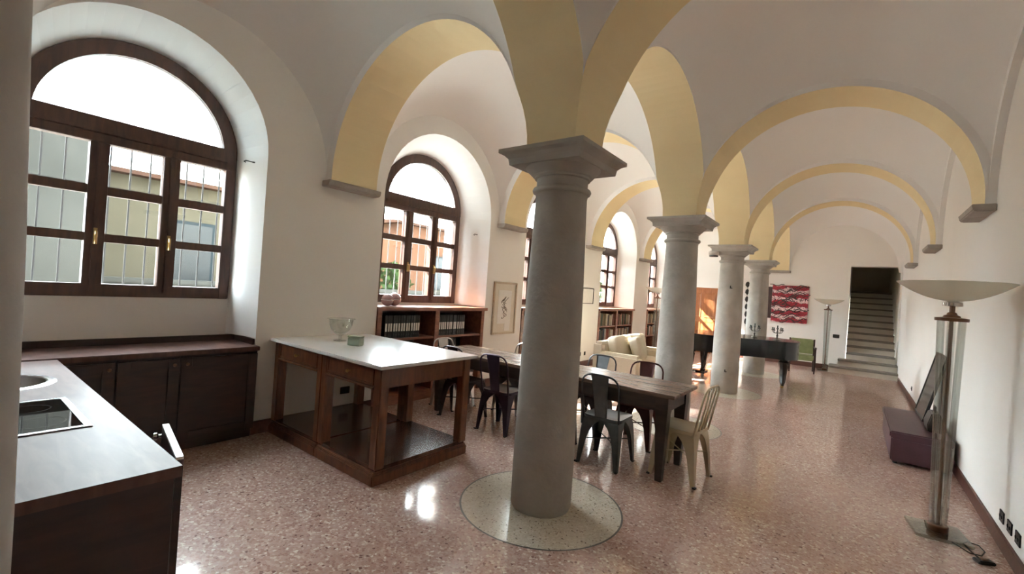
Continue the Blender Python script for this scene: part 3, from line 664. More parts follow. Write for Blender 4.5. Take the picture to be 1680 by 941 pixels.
# things on the marble
gb = empty('glass_bowl', (-2.33, -.26, IZ), label='footed clear glass bowl on the marble table top', cat='bowl')
MB().lathe([(.0, .006), (.06, .004), (.06, .0), (.062, .006), (.02, .02), (.015, .05), (.05, .075), (.09, .11), (.11, .16), (.118, .215), (.135, .222), (.135, .226), (.113, .219), (.104, .16), (.085, .115), (.045, .082), (.0, .07)], 32, cap=False).build('bowl_body', 'vase', gb, smooth=True)
tb = empty('sage_box', (-2.00, -.30, IZ), .45, label='small sage green box beside the glass bowl', cat='box')
MB().box((-.065, -.04, 0), (.065, .04, .075)).build('box_body', 'boxg', tb, bevel=.006)
MB().box((-.068, -.043, .076), (.068, .043, .092)).build('lid', 'boxg', tb, bevel=.005)

# ------------------------------------------------------------------ bookcases
def bookcase(i, label):
    yc, r, zs, rw, zw, zb = NICHE[i]
    root = empty('bookcase', (-2.975, yc, 0), label=label, cat='bookcase', group='wooden bookcases under the hall windows')
    w = r-.012; d0, d1 = -.215, .215; H = zb-.012
    for s in (-1, 1): MB().box((d0, s*w, 0), (d1, s*(w-.065), H-.05)).build('side', 'shelf', root, bevel=.003)
    MB().box((d0, -.04, .10), (d1, .04, H-.05)).build('divider', 'shelf', root, bevel=.003)
    MB().box((d0-.003, -w, H-.05), (d1+.02, w, H)).build('top_board', 'shelf', root, bevel=.004)
    MB().box((d1+.02, -w-.03, H-.045), (d1+.035, w+.03, H)).build('edging', 'shelf', root, bevel=.003)
    MB().box((d0, -w+.065, .0), (d1-.02, w-.065, .10)).build('plinth', 'shelf', root)
    MB().box((d0, -w+.065, .10), (d0+.012, w-.065, H-.05)).build('back_panel', 'shelf_in', root)
    for z in (.10, .475, .815):
        for s in (-1, 1):
            a, c_ = (-w+.065, -.04) if s < 0 else (.04, w-.065)
            MB().box((d0+.012, a, z), (d1-.015, c_, z+.028)).build('shelf', 'shelf', root, bevel=.002)
    return root, yc, w
BN = ['second', 'third', 'fourth', 'fifth']
for i in range(1, 5):
    bookcase(i, ['wooden bookcase full of black ring binders, below the second window', 'wooden bookcase mostly hidden behind the big column', 'wooden bookcase of coloured books behind the cream sofa', 'wooden bookcase of books under the last window, beside the glass lamp'][i-1])
# ring binders in the first bookcase
bd = empty('ring_binder', (0, 0, 0))
MB().box((-.29, -.0185, 0), (0, .0185, .285)).build('cover', 'binder', bd, bevel=.003)
MB().box((-.0005, -.0125, .085), (.0012, .0125, .185)).build('spine_label', 'paper', bd)
hole = MB().lathe([(.0, .0), (.009, .0), (.009, .002)], 10, cap=False).build('finger_ring', 'steel', bd, loc=(0, 0, .045)); hole.rotation_euler = (0, PI/2, 0)
first = True
ORD = ['first', 'second', 'third', 'fourth', 'fifth', 'sixth', 'seventh', 'eighth', 'ninth', 'tenth', 'eleventh', 'twelfth', 'thirteenth', 'fourteenth', 'fifteenth', 'sixteenth', 'seventeenth', 'eighteenth', 'nineteenth', 'twentieth', 'twenty-first', 'twenty-second', 'twenty-third', 'twenty-fourth', 'twenty-fifth', 'twenty-sixth', 'twenty-seventh', 'twenty-eighth', 'twenty-ninth', 'thirtieth']
def put_binder(y, z, lab, grp):
    global first
    o = bd if first else copy_tree(bd); first = False
    o.location = (-2.80-random.uniform(0, .012), y, z); tag(o, lab, 'binder', grp)
yc = NICHE[1][0]
for k in range(14): put_binder(.655+k*.0405, .843, 'black ring binder, %s from the left on the upper left shelf below the second window' % ORD[k], 'binders on the upper left shelf')
for k in range(13): put_binder(1.555+k*.0405, .843, 'black ring binder, %s from the left on the upper right shelf below the second window' % ORD[k], 'binders on the upper right shelf')
for k in range(9): put_binder(1.555+k*.0405, .503, 'black ring binder, %s from the left on the middle right shelf below the second window' % ORD[k], 'binders on the middle right shelf')
# books
BK = {}
def book(x, y, z, w, h, d, c, lab, grp, lean=0.):
    key = c
    root = empty('book', (x, y, z), label=lab, cat='book', group=grp); root.scale = (d/.2, w/.03, h/.25); root.rotation_euler = (lean, 0, 0)
    if key not in BK:
        a = MB(); a.box((-.2, -.015, 0), (0, -.012, .25)); a.box((-.2, .012, 0), (0, .015, .25)); a.box((-.004, -.012, 0), (0, .012, .25))
        p = MB().box((-.195, -.012, .006), (-.004, .012, .244))
        o1 = a.build('cover', 'book%d' % c, root); o2 = p.build('page_block', 'paper', root); BK[key] = (o1.data, o2.data)
    else:
        for nm, me in zip(('cover', 'page_block'), BK[key]):
            o = bpy.data.objects.new(nm, me); COL.objects.link(o); o.parent = root
BCOL = ['dark red', 'tan', 'navy', 'beige', 'brown', 'dark green', 'red', 'off-white', 'black', 'khaki']
def fill(y0, y1, z, hmax, lab, grp, gap=.0, tall=.8):
    y = y0; k = 0
    while y < y1-.05:
        w = random.uniform(.022, .055)
        if random.random() < gap: y += random.uniform(.03, .08); continue
        if y+w > y1: break
        c = random.choice([0, 1, 1, 2, 3, 3, 4, 5, 6, 7, 7, 8, 9])
        book(-2.80-random.uniform(0, .03), y+w/2, z, w, hmax*random.uniform(tall, .98), random.uniform(.15, .22), c, '%s book, %s from the left on the %s' % (BCOL[c], ORD[k], lab), grp); k += 1
        y += w+.002
for i, nm in ((2, 'behind the big column'), (3, 'behind the cream sofa'), (4, 'under the last window')):
    yc = NICHE[i][0]; w = NICHE[i][1]-.012
    for z, hm, sh in ((.843, .29, 'upper'), (.503, .28, 'middle'), (.128, .31, 'lower')):
        if i == 2:
            fill(yc-w+.07, yc-.30, z, hm, '%s left shelf %s' % (sh, nm), 'books on the %s shelf %s' % (sh, nm)); continue
        if i == 4 and sh == 'lower': continue
        for s in (0, 1):
            a, c_ = (yc-w+.07, yc-.045) if s == 0 else (yc+.045, yc+w-.07)
            if i == 4 and s == 1: continue
            fill(a, c_, z, hm, '%s %s shelf %s' % (sh, ('left', 'right')[s], nm), 'books on the %s %s shelf %s' % (sh, ('left', 'right')[s], nm), gap=.05)
# lying folders on the lower shelf of the first bookcase
for k in range(4):
    o = MB().box((-.13, -.17, 0), (.13, .17, .045)).build('folder_pile', ['book4', 'book9', 'book8', 'book2'][k], None, bevel=.003, loc=(-2.95, 1.0+.01*k, .505+.046*k)); o.name = 'flat_folder'
    tag(o, '%s folder from the bottom in the flat pile below the second window' % ORD[k], 'folder', 'pile of flat folders')
# two glossy balls on the first bookcase
for y, x, rr, lb in ((.72, -2.90, .078, 'glossy mauve ball on the bookcase top, the left of two touching'), (.865, -2.945, .085, 'glossy mauve ball on the bookcase top, the right of two touching')):
    o = empty('decorative_ball', (x, y, 1.2385), label=lb, cat='ball', group='pair of glossy balls')
    MB().lathe([(rr*math.sin(PI*k/16), rr-rr*math.cos(PI*k/16)) for k in range(17)], 28, cap=False).build('ball_body', 'pinkball', o, smooth=True, angle=180)
    MB().lathe([(rr*1.003, rr-.004), (rr*1.012, rr), (rr*1.003, rr+.004)], 28, cap=False).build('seam_band', 'steel', o, smooth=True)

# ------------------------------------------------------------------ pictures on the left wall
pc = empty('framed_drawing', (XL, 2.93, 1.235), label='pale framed drawing of a figure on the wall between the second and third window', cat='picture')
b = MB()
for p in (((0, -.30, -.42), (.03, -.27, .42)), ((0, .27, -.42), (.03, .30, .42)), ((0, -.27, -.42), (.03, .27, -.39)), ((0, -.27, .39), (.03, .27, .42))): b.box(*p)
b.build('frame', 'pframe', pc, bevel=.004)
MB().box((0.002, -.27, -.39), (.012, .27, .39)).build('mount', 'mat_board', pc)
MB().box((.012, -.17, -.25), (.015, .17, .29)).build('sheet', 'paper', pc)
b = MB()
random.seed(3)
for k in range(9):
    y0, z0 = random.uniform(-.05, .06), -.12+k*.035
    b.tube([(.016, y0+.045*math.sin(t*.9+k), z0+.05*math.cos(t*.7+k*1.7)) for t in range(7)], .0045, 5)
b.build('drawing_lines', 'ink', pc)
MB().box((.012, .02, -.37), (.0155, .16, -.24)).build('window_glare', 'paper', pc)  # white patch standing in for window glare on the picture glass
pc2 = empty('small_framed_print', (XL, 5.79, 1.51), label='small thin-framed print on the wall left of the cream sofa', cat='picture')
b = MB()
for p in (((0, -.25, -.165), (.02, -.238, .165)), ((0, .238, -.165), (.02, .25, .165)), ((0, -.238, -.165), (.02, .238, -.153)), ((0, -.238, .153), (.02, .238, .165))): b.box(*p)
b.build('frame', 'bframe', pc2)
MB().box((.002, -.238, -.153), (.01, .238, .153)).build('sheet', 'paper', pc2)

# ------------------------------------------------------------------ sockets and switches
def socket(x, y, z, nx, ny, label, w=.06, h=.04):
    o = empty('wall_socket', (x, y, z), math.atan2(ny, nx), label=label, cat='socket', group='black wall sockets')
    MB().box((0, -w, -h), (.008, w, h)).build('plate', 'black', o, bevel=.004)
    for s in (-1, 1): MB().lathe([(.012, 0), (.012, .003)], 10).build('outlet', 'rubber', o, loc=(.009, s*w*.45, 0)).rotation_euler = (0, PI/2, 0)
socket(XL, .12, .29, 1, 0, 'black double socket on the left wall behind the marble table')
socket(XL, 5.83, .28, 1, 0, 'small black socket on the wall beside the sofa, the right of two', .035)
socket(XL, 5.62, .28, 1, 0, 'small black socket on the wall beside the sofa, the left of two', .035)
for y, nm in ((1.85, 'left'), (1.65, 'middle'), (1.46, 'right')): socket(XR, y, .205, -1, 0, 'black socket low on the right wall near the glass lamp, %s of three' % nm, .055, .042)
socket(XR, 8.12, .25, -1, 0, 'black socket low on the right wall before the stairs', .05)
socket(1.43-.0, YF, .89, 0, -1, 'black light switch plate on the far wall left of the stairs', .07, .045)

# ------------------------------------------------------------------ dining table
TX0, TX1, TY0, TY1, TZ = -2.36, .615, 1.01, 1.70, .765
dt = empty('dining_table', ((TX0+TX1)/2, (TY0+TY1)/2, 0), label='long dark wooden dining table with tapered legs behind the big column', cat='table')
to = dt.location
def T(x, y, z): return (x-to[0], y-to[1], z)
for k in range(4):
    a = TY0+(TY1-TY0)*k/4; c_ = TY0+(TY1-TY0)*(k+1)/4
    MB().box(T(TX0, a+.0008, TZ-.032), T(TX1, c_-.0008, TZ-random.uniform(0, .0015))).build('plank', 'table', dt, bevel=.003)
b = MB()
b.box(T(TX0+.09, TY0+.06, .60), T(TX1-.09, TY0+.085, TZ-.033)); b.build('apron', 'table_dk', dt)
MB().box(T(TX0+.09, TY1-.085, .60), T(TX1-.09, TY1-.06, TZ-.033)).build('apron', 'table_dk', dt)
for x in (TX0+.075, TX1-.10): MB().box(T(x, TY0+.085, .60), T(x+.025, TY1-.085, TZ-.033)).build('apron', 'table_dk', dt)
for x in (TX0+.10, TX1-.115):
    for y in (TY0+.085, TY1-.085):
        sq = lambda h, z: [T(x-h, y-h, z), T(x+h, y-h, z), T(x+h, y+h, z), T(x-h, y+h, z)]
        MB().loft([sq(.028, 0), sq(.052, .58), sq(.055, .60), sq(.055, TZ-.034)]).build('leg', 'table_dk', dt, bevel=.003)

# ------------------------------------------------------------------ metal chairs
def make_chair(mt, slats=False, tall=.845):
    root = empty('metal_chair')
    SW, SD, SZ = .185, .18, .45
    # seat: rounded slightly dished pan, front towards +y
    pts = []
    for cx_, cy_, a0 in ((SW-.05, SD-.05, 0), (-SW+.05, SD-.05, PI/2), (-SW+.07, -SD+.07, PI), (SW-.07, -SD+.07, 1.5*PI)):
        rr = .05 if cy_ > 0 else .07
        pts += arc((cx_, cy_), rr, a0, a0+PI/2, 5)
    def ring(s, z): return [(x*s, y*s, z) for x, y in pts]
    MB().loft([ring(.985, SZ-.03), ring(1, SZ-.012), ring(.99, SZ), ring(.9, SZ-.004), ring(.5, SZ-.010)]).build('seat', mt, root, smooth=True)
    # legs flare wide under the seat
    for sx in (-1, 1):
        for sy in (-1, 1):
            secs = []
            for z, w, ox, oy in ((.0, .016, .026, .034), (.10, .023, .022, .027), (.22, .031, .016, .018), (.30, .040, .010, .011), (.36, .054, .004, .004), (.40, .072, -.004, -.004), (.425, .086, -.012, -.012), (.437, .088, -.018, -.018)):
                cx_ = sx*(SW-.008+ox); cy_ = sy*(SD-.008+oy)
                # folded sheet: an L in plan, closed as six points
                t = .012
                q = [(0, 0), (-sx*2*w, 0), (-sx*2*w, -sy*t), (-sx*t, -sy*t), (-sx*t, -sy*2*w), (0, -sy*2*w)]
                secs.append([(cx_+a, cy_+c_, z) for a, c_ in q])
            l = MB().loft(secs).build('leg', mt, root, smooth=True, angle=50)
            MB().box((sx*(SW+.016)-.018, sy*(SD+.024)-.018, 0), (sx*(SW+.016)+.004 if sx > 0 else sx*(SW+.016)+.018, sy*(SD+.024)+.008, .012)).build('foot_cap', 'rubber', l)
    br = MB(); br.tube([(-SW-.005, -SD-.002, .22), (SW+.005, SD+.002, .22)], .006, 6); br.tube([(SW+.005, -SD-.002, .22), (-SW-.005, SD+.002, .22)], .006, 6)
    br.build('cross_brace', mt, root, smooth=True)
    # hoop
    def yb(z): return -SD+.01-(z-SZ)*.20
    P = [(-SW+.012, yb(SZ-.03), SZ-.03)]
    for k in range(6): z = SZ+.24*k/5; P.append((-SW+.012-.008*k/5, yb(z), z))
    n = 12
    for k in range(n+1):
        a = PI-PI*k/n; c_, s_ = math.cos(a), math.sin(a)
        x = (SW-.004)*(abs(c_)**.55)*(1 if c_ > 0 else -1); z = SZ+.26+(tall-SZ-.26)*(abs(s_)**.7); P.append((x, yb(z), z))
    for k in range(6): z = SZ+.24*(5-k)/5; P.append((SW-.012+.008*(5-k)/5, yb(z), z))
    P.append((SW-.012, yb(SZ-.03), SZ-.03))
    MB().tube(P, .0095, 8).build('back_hoop', mt, root, smooth=True)
    zt = tall-.004
    if slats:
        for x in (-.09, 0, .09):
            zz = tall-.008-abs(x)*.12
            MB().tube([(x*.7, yb(SZ-.01), SZ-.01), (x*.85, yb(SZ+.2)-.004, SZ+.2), (x, yb(zz), zz)], [.010, .008, .008], 8).build('slat', mt, root, smooth=True)
    else:
        secs = []
        for z, w in ((SZ-.01, .058), (SZ+.12, .064), (SZ+.27, .074), (zt, .086)):
            y = yb(z); secs.append([(-w, y-.002, z), (-w*.8, y-.007, z), (w*.8, y-.007, z), (w, y-.002, z), (w, y+.002, z), (w*.8, y-.003, z), (-w*.8, y-.003, z), (-w, y+.002, z)])
        MB().loft(secs).build('splat', mt, root)
    return root
CG = 'metal chairs around the dining table'
protos = {}
def place_chair(mt, x, y, rz, label, slats=False):
    if mt in protos: o = copy_tree(protos[mt])
    else: o = make_chair(mt, slats); protos[mt] = o
    o.location = (x, y, 0); o.rotation_euler = (0, 0, rz); tag(o, label, 'chair', CG)
place_chair('gun', -.03, 1.155, .02, 'gunmetal grey metal chair on the near side of the dining table, right of the column')
place_chair('darkm', -.66, 1.16, -.03, 'dark metal chair partly hidden by the right edge of the big column')
place_chair('purple', -1.29, 1.15, .05, 'dark plum metal chair just left of the big column')
place_chair('darkm', -1.90, 1.17, -.04, 'dark brown metal chair nearest the corner of the marble island')
place_chair('redm', -.03, 1.90, PI+.06, 'oxblood red metal chair on the far side of the dining table')
place_chair('gun', -.60, 1.90, PI-.04, 'grey metal chair across the dining table in front of the sofa')
place_chair('silver', -1.66, 1.86, PI+.03, 'silver metal chair across the table, just left of the big column')
place_chair('silver', -2.31, 1.40, -PI/2, 'silver metal chair at the window end of the dining table')
place_chair('cream', .59, 1.375, PI/2-.09, 'cream painted metal chair with slatted back at the table end', True)

# ------------------------------------------------------------------ sofa
so_ = empty('sofa', (-1.42, 5.25, 0), 0, label='cream cotton sofa with loose cushions near the bookcases', cat='sofa')
def cushion(name, c, s, parent, rot=(0, 0, 0), mt='sofa', puff=.35):
    n = 10; vs = []; fs = []
    bm = bmesh.new(); bmesh.ops.create_cube(bm, size=2); bmesh.ops.subdivide_edges(bm, edges=bm.edges[:], cuts=7, use_grid_fill=True)
    for v in bm.verts:
        x, y, z = v.co
        k = 7
        l = (abs(x)**k+abs(y)**k+abs(z)**k)**(1/k); x, y, z = x/l, y/l, z/l
        f = 1-puff*(max(abs(y), abs(z))**4)
        v.co = (x*f*s[0], y*s[1], z*s[2])
    me = bpy.data.meshes.new(name); bm.to_mesh(me); bm.free(); me.materials.append(M[mt])
    for p in me.polygons: p.use_smooth = True
    o = bpy.data.objects.new(name, me); COL.objects.link(o); o.parent = parent; o.location = c; o.rotation_euler = rot
    return o
MB().box((-.42, -.86, .05), (.42, .86, .24)).build('base', 'sofa', so_, bevel=.03, smooth=True)
for y0, y1 in ((-.70, -.005), (.005, .70)): cushion('seat_cushion', (.08, (y0+y1)/2, .335), (.37, .345, .095), so_, puff=.05)
MB().box((-.45, -.86, .06), (-.24, .86, .74)).build('back', 'sofa', so_, bevel=.05, smooth=True)
for s in (-1, 1): MB().box((-.42, s*.70, .06), (.42, s*.90, .58)).build('arm', 'sofa', so_, bevel=.05, smooth=True)
cushion('back_cushion', (-.14, -.34, .62), (.13, .35, .23), so_, (0, -.22, 0)); cushion('back_cushion', (-.14, .35, .62), (.13, .34, .23), so_, (0, -.22, 0))
for s in (-1, 1):
    for x in (-.36, .36): MB().lathe([(.02, 0), (.028, .05)], 10).build('foot', 'table_dk', so_, loc=(x, s*.8, 0))
tc_ = cushion('throw_cushion', (-1.28, 5.02, .635), (.11, .25, .22), None, (0, -.35, .25)); tag(tc_, 'plain cream throw cushion leaning in the middle of the sofa', 'cushion')

# ------------------------------------------------------------------ glass floor lamps
def make_lamp():
    root = empty('floor_lamp')
    MB().box((-.155, -.155, .0), (.155, .155, .022)).build('glass_base', 'gplate', root, bevel=.003)
    MB().lathe([(.0, .022), (.056, .022), (.06, .028), (.06, .062), (.055, .068), (0, .068)], 28, cap=False).build('foot_collar', 'bronze', root, smooth=True)
    for k in range(6):
        a = 2*PI*k/6+.3; c_, s_ = math.cos(a), math.sin(a)
        MB().tube([(.036*c_, .036*s_, .066), (.066*c_, .066*s_, 1.556)], [.018, .021], 14).build('glass_tube', 'gtube', root, smooth=True)
    MB().lathe([(.012, .068), (.012, 1.555)], 10, cap=False).build('rod', 'bronze', root, smooth=True)
    MB().lathe([(0, 1.555), (.092, 1.555), (.094, 1.562), (.094, 1.578), (.05, 1.584), (.045, 1.595), (.03, 1.602), (.026, 1.615), (.016, 1.622), (.016, 1.665), (0, 1.665)], 28, cap=False).build('top_collar', 'bronze', root, smooth=True)
    MB().lathe([(.055, 1.665), (.055, 1.69), (.03, 1.70)], 20).build('bowl_holder', 'chrome', root, smooth=True)
    pr = []; R_, D = .325, .135
    for k in range(13): r = R_*k/12; pr.append((r, 1.70+D*(r/R_)**2))
    for k in range(12, -1, -1): r = (R_-.004)*k/12; pr.append((r, 1.706+D*(r/R_)**2))
    MB().lathe(pr, 56, cap=False).build('glass_bowl', 'opal', root, smooth=True)
    return root
lp = make_lamp(); lp.location = (2.335, 1.745, 0); lp.rotation_euler = (0, 0, .15)
tag(lp, 'tall glass-tube floor lamp with wide bowl in the right foreground', 'lamp', 'glass floor lamps')
l2 = copy_tree(lp); l2.location = (1.24, 11.3, 0); tag(l2, 'glass-tube floor lamp against the far wall left of the stairs', 'lamp', 'glass floor lamps')
l3 = copy_tree(lp); l3.location = (-2.34, 8.86, 0); tag(l3, 'glass-tube floor lamp behind the sofa, half hidden by a column', 'lamp', 'glass floor lamps')
# lamp cord with its foot dimmer
cdx = MB().tube([(2.40, 1.63, .006), (2.47, 1.52, .006), (2.53, 1.53, .006), (2.56, 1.62, .006), (2.545, 1.71, .006), (2.49, 1.72, .007), (2.46, 1.66, .008), (2.485, 1.55, .006), (2.51, 1.47, .008)], .004, 6).build('lamp_cord', 'rubber', None, smooth=True)
tag(cdx, 'thin dark lamp cord curling on the floor by the glass lamp', 'cord')
dm = empty('foot_dimmer', (2.525, 1.43, 0), .5, label='small dark foot switch on the floor beside the glass lamp', cat='switch')
MB().box((-.05, -.03, .0), (.05, .03, .022)).build('housing', 'black', dm, bevel=.006)
MB().box((-.02, -.012, .022), (.02, .012, .03)).build('slider', 'bronze', dm, bevel=.003)

# ------------------------------------------------------------------ bench and leaning picture
bn = empty('storage_bench', (2.385, 4.22, 0), label='low plum leather storage bench along the right wall', cat='bench')
MB().box((-.235, -.765, .03), (.235, .765, .275)).build('box_body', 'plum', bn, bevel=.012)
MB().box((-.25, -.78, .277), (.25, .78, .345)).build('lid', 'plum', bn, bevel=.012)
for x in (-.19, .19):
    for y in (-.70, .70): MB().lathe([(.02, 0), (.024, .03)], 10).build('foot', 'black', bn, loc=(x, y, 0))
lm = empty('leaning_picture', (2.475, 4.70, .347), label='dark glazed picture leaning on the bench against the right wall', cat='picture')
th = math.atan2(.16, .72)
lm.rotation_euler = (0, th, 0)
b = MB(); hw = .40; hh = .80
for p in (((-.015, -hw, 0), (.015, -hw+.02, hh)), ((-.015, hw-.02, 0), (.015, hw, hh)), ((-.015, -hw+.02, 0), (.015, hw-.02, .02)), ((-.015, -hw+.02, hh-.02), (.015, hw-.02, hh))): b.box(*p)
b.build('frame', 'bframe', lm, bevel=.002)
MB().box((-.008, -hw+.02, .02), (.006, hw-.02, hh-.02)).build('glazing', 'pic_glass', lm)
bg_ = empty('black_case', (2.52, 3.90, .346), label='small black case on the bench in front of the leaning picture', cat='case')
MB().loft([[(-.06, -.16, 0), (.06, -.16, 0), (.06, .16, 0), (-.06, .16, 0)], [(-.07, -.17, .08), (.07, -.17, .08), (.07, .17, .08), (-.07, .17, .08)], [(-.035, -.14, .2), (.035, -.14, .2), (.035, .14, .2), (-.035, .14, .2)]]).build('case_body', 'black', bg_, bevel=.01, smooth=True)
MB().tube([(0, -.07, .195), (0, -.06, .26), (0, .06, .26), (0, .07, .195)], .008, 8).build('handle', 'black', bg_, smooth=True)

# ------------------------------------------------------------------ grand piano
pn = empty('grand_piano', (0, 0, 0), label='black lacquered grand piano with candelabra between the far columns', cat='piano')
def catmull(P, k=6):
    out = []; n = len(P)
    for i in range(n-1):
        p0, p1, p2, p3 = P[max(i-1, 0)], P[i], P[i+1], P[min(i+2, n-1)]
        for j in range(k):
            t = j/k
            out.append(tuple(.5*((2*p1[a])+(-p0[a]+p2[a])*t+(2*p0[a]-5*p1[a]+4*p2[a]-p3[a])*t*t+(-p0[a]+3*p1[a]-3*p2[a]+p3[a])*t**3) for a in (0, 1)))
    out.append(P[-1]); return out
bent = catmull([(-.72, 6.62), (-.45, 6.62), (-.15, 6.66), (.15, 6.80), (.45, 6.93), (.75, 7.0), (.92, 7.12), (.97, 7.38), (.92, 7.68), (.72, 7.95), (.45, 8.05)], 5)
outline = [(-1.02, 6.62)]+bent+[(-1.02, 8.05)]
MB().prism(outline, .575, .885).build('case', 'piano', pn, smooth=True, angle=35)
ctr = (sum(p[0] for p in outline)/len(outline), sum(p[1] for p in outline)/len(outline))
lid = [(ctr[0]+(p[0]-ctr[0])*1.015, ctr[1]+(p[1]-ctr[1])*1.015) for p in outline]
MB().prism(lid, .887, .912).build('lid', 'piano', pn, smooth=True, angle=35)
kb_ = MB(); kb_.box((-1.26, 6.62, .575), (-1.02, 8.05, .66)); kb_.box((-1.26, 6.62, .66), (-1.02, 6.70, .80)); kb_.box((-1.26, 7.97, .66), (-1.02, 8.05, .80)); kb_.build('keybed', 'piano', pn, bevel=.01)
for k in range(52):
    y = 6.72+k*.0239; MB().box((-1.22, y, .662), (-1.06, y+.0225, .688)).build('white_key', 'ivory', pn)
for x, y in ((.74, 7.30), (-.86, 6.80), (-.86, 7.86)):
    lg = MB(); lg.lathe([(.028, .045), (.034, .07), (.05, .12), (.068, .30), (.085, .44), (.09, .50), (.07, .52), (.10, .54), (.10, .575)], 8, (x, y, 0)); l_ = lg.build('leg', 'piano', pn, smooth=True)
    MB().tube([(x, y-.02, .03), (x, y+.02, .03)], .028, 14).build('caster', 'brass', l_, smooth=True)
ly = MB()
for s in (-1, 1): ly.tube([(-.72, 7.33+s*.10, .575), (-.72, 7.33+s*.07, .40), (-.72, 7.33+s*.11, .2), (-.74, 7.33+s*.10, .09)], .02, 8)
ly.box((-.84, 7.18, .05), (-.66, 7.48, .11)); ly.build('pedal_lyre', 'piano', pn, smooth=True)
for k in range(3): MB().tube([(-.82, 7.26+k*.07, .06), (-.92, 7.26+k*.07, .055), (-.97, 7.26+k*.07, .05)], [.012, .016, .02], 8).build('pedal', 'chrome', pn, smooth=True)
MB().tube([(-.70, 7.27, .12), (-.55, 7.27, .57)], .008, 8).build('lyre_brace', 'chrome', pn); MB().tube([(-.70, 7.39, .12), (-.55, 7.39, .57)], .008, 8).build('lyre_brace', 'chrome', pn)
def candelabrum(x, y, lab):
    root = empty('candelabrum', (x, y, .9122), .3, label=lab, cat='candelabrum', group='pair of candelabra on the piano')
    MB().lathe([(.0, 0), (.062, 0), (.06, .012), (.03, .022), (.014, .04), (.012, .07), (.022, .085), (.012, .10), (.011, .15), (.02, .16), (.01, .17), (.009, .20), (.018, .215), (.02, .235), (.0, .235)], 20, cap=False).build('stem', 'pewter', root, smooth=True)
    MB().lathe([(.011, .232), (.011, .285)], 10).build('candle', 'wax', root)
    for k in range(4):
        a = PI/4+k*PI/2; c_, s_ = math.cos(a), math.sin(a)
        MB().tube([(0, 0, .15), (.03*c_, .03*s_, .135), (.075*c_, .075*s_, .14), (.10*c_, .10*s_, .165), (.102*c_, .102*s_, .185)], .006, 8).build('arm', 'pewter', root, smooth=True)
        MB().lathe([(.006, .18), (.024, .19), (.02, .195), (.014, .21)], 12, (.102*c_, .102*s_, 0)).build('cup', 'pewter', root, smooth=True)
        MB().lathe([(.010, .205), (.010, .245)], 10, (.102*c_, .102*s_, 0)).build('candle', 'wax', root)
candelabrum(.20, 7.35, 'dark metal candelabrum on the piano, in front of the farthest column'); candelabrum(.60, 7.32, 'dark metal candelabrum at the tail end of the piano, below the red painting')

# ------------------------------------------------------------------ green armchair
ac = empty('armchair', (.80, 10.42, 0), .12, label='green upholstered armchair with dark wooden arms beyond the piano', cat='armchair')
MB().box((-.25, -.24, .30), (.25, .22, .43)).build('seat', 'green', ac, bevel=.03, smooth=True)
MB().loft([[(-.24, .16, .44), (.24, .16, .44), (.24, .23, .44), (-.24, .23, .44)], [(-.235, .24, .80), (.235, .24, .80), (.235, .30, .80), (-.235, .30, .80)]]).build('backrest', 'green', ac, bevel=.015, smooth=True)
for s in (-1, 1):
    for y, dy in ((-.22, 0), (.22, .05)):
        sq = lambda h, yy, z: [(s*.255-h, yy-h, z), (s*.255+h, yy-h, z), (s*.255+h, yy+h, z), (s*.255-h, yy+h, z)]
        MB().loft([sq(.014, y+dy, 0), sq(.022, y, .32), sq(.02, y, .60) if y < 0 else sq(.02, y+.06, .80)]).build('leg', 'table_dk', ac)
    MB().tube([(s*.26, -.25, .585), (s*.265, -.20, .62), (s*.265, -.05, .615), (s*.262, .12, .60), (s*.258, .25, .62)], [.016, .022, .02, .018, .018], 8).build('arm', 'table_dk', ac, smooth=True)

# ------------------------------------------------------------------ art on the far wall
pt = empty('abstract_painting', (.34, YF, 1.65), label='red, white and black abstract painting on the far wall', cat='painting')
MB().box((-.43, -.035, -.51), (.43, -.002, .51)).build('canvas', 'painting', pt, bevel=.004)
random.seed(11)
b = MB()
for k in range(26):
    z0 = -.5+k*1.0/25; x0 = random.uniform(-.50, .12); ph = random.uniform(0, 6)
    b.tube([(x0+t*.07, -.036, max(-.53, min(.53, z0+.045*math.sin(t*1.3+ph)+.012*t))) for t in range(6)], .0115, 5)
b.build('black_strokes', 'bframe', pt)
pk = MB().box((-.11, -.022, -.44), (.11, -.0015, .44)).build('dark_canvas', 'painting_dk', None, bevel=.003, loc=(-.205, YF, 1.665)); tag(pk, 'narrow dark brown canvas at the left edge of the red painting', 'painting')
hs = empty('hanging_ornament', (-.73, YF, .92), label='black vertical string of carved pieces hanging on the far wall', cat='ornament')
MB().tube([(0, -.012, 0), (0, -.012, 1.27)], .004, 6).build('cord', 'iron', hs)
for k in range(6):
    z = .06+k*.215; w = .03+.006*k
    MB().loft([[(-.008, -.024, z), (.008, -.024, z), (.008, -.004, z), (-.008, -.004, z)], [(-w, -.028, z+.06), (w, -.028, z+.06), (w, -.003, z+.06), (-w, -.003, z+.06)], [(-w*.8, -.026, z+.13), (w*.8, -.026, z+.13), (w*.8, -.003, z+.13), (-w*.8, -.003, z+.13)], [(-.008, -.02, z+.17), (.008, -.02, z+.17), (.008, -.004, z+.17), (-.008, -.004, z+.17)]]).build('carved_piece', 'bframe', hs)

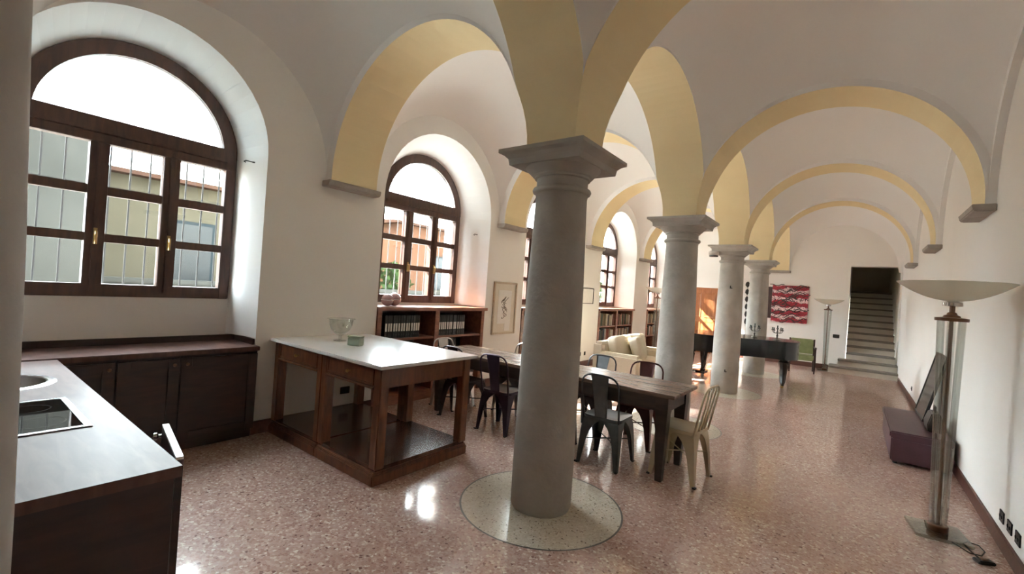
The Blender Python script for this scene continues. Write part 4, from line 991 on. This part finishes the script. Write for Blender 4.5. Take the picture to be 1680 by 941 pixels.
# ------------------------------------------------------------------ outside: courtyard and houses seen through the windows, plus one unseen sun-blocking wing
structure(MB().box((-60, -50, -.7), (XO-.001, 60, -.4)).build('ground', 'gravel'))
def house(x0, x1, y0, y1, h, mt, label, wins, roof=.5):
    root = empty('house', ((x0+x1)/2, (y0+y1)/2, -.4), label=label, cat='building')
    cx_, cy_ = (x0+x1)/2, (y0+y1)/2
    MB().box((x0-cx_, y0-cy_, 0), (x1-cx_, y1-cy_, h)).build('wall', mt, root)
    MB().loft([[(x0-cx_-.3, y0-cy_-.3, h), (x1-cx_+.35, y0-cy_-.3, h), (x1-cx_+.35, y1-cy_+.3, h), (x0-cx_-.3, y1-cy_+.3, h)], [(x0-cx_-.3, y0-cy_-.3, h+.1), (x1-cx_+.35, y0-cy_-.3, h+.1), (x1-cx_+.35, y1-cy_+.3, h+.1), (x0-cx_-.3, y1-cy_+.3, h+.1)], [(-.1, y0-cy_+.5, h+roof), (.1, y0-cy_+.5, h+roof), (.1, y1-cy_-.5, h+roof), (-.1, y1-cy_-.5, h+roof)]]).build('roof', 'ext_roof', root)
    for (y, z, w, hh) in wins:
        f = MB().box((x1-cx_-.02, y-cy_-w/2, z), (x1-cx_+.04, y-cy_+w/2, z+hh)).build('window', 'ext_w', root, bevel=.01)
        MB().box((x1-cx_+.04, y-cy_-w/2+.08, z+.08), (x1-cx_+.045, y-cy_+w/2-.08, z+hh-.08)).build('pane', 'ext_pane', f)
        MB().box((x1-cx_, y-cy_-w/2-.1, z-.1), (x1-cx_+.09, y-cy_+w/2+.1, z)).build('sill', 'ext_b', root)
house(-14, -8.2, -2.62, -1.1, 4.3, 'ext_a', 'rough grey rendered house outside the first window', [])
house(-9.5, -7.0, -5.6, -3.3, 7.6, 'ext_a', 'unseen tall house wing added to shade the first window', [(-4.4, 2, .9, 1.4)])  # added out of view to keep the sun out of the first window
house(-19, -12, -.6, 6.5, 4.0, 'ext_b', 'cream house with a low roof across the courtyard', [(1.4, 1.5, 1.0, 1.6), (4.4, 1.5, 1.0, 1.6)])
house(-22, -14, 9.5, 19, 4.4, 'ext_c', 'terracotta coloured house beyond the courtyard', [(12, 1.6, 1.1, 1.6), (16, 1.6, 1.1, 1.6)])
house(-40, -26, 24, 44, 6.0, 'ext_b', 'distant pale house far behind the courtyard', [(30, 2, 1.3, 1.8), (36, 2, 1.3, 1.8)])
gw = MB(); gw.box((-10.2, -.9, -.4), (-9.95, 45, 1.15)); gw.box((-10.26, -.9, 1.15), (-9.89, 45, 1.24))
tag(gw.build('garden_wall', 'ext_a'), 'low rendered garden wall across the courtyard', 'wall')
def hedge(x, y, w, h, label):
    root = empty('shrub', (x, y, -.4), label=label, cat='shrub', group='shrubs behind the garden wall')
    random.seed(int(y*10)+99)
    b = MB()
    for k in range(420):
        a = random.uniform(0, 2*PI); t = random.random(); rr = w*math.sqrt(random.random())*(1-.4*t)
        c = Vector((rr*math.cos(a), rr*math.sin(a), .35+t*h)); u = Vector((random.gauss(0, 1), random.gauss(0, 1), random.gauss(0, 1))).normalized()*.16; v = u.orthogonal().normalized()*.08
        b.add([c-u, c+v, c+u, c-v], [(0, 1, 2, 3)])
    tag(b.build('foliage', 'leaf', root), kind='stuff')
    MB().tube([(0, 0, 0), (.03, 0, h*.5), (0, .03, h*.8)], [.06, .04, .02], 8).build('stem', 'table_dk', root)
for x, y, w, h, lb in ((-11.6, 7.6, .9, 2.2, 'round green shrub behind the garden wall, nearest of three'), (-12.2, 20.5, 1.1, 2.6, 'taller green shrub behind the garden wall'), (-12.4, 26, 1.2, 2.4, 'far green shrub behind the garden wall')): hedge(x, y, w, h, lb)
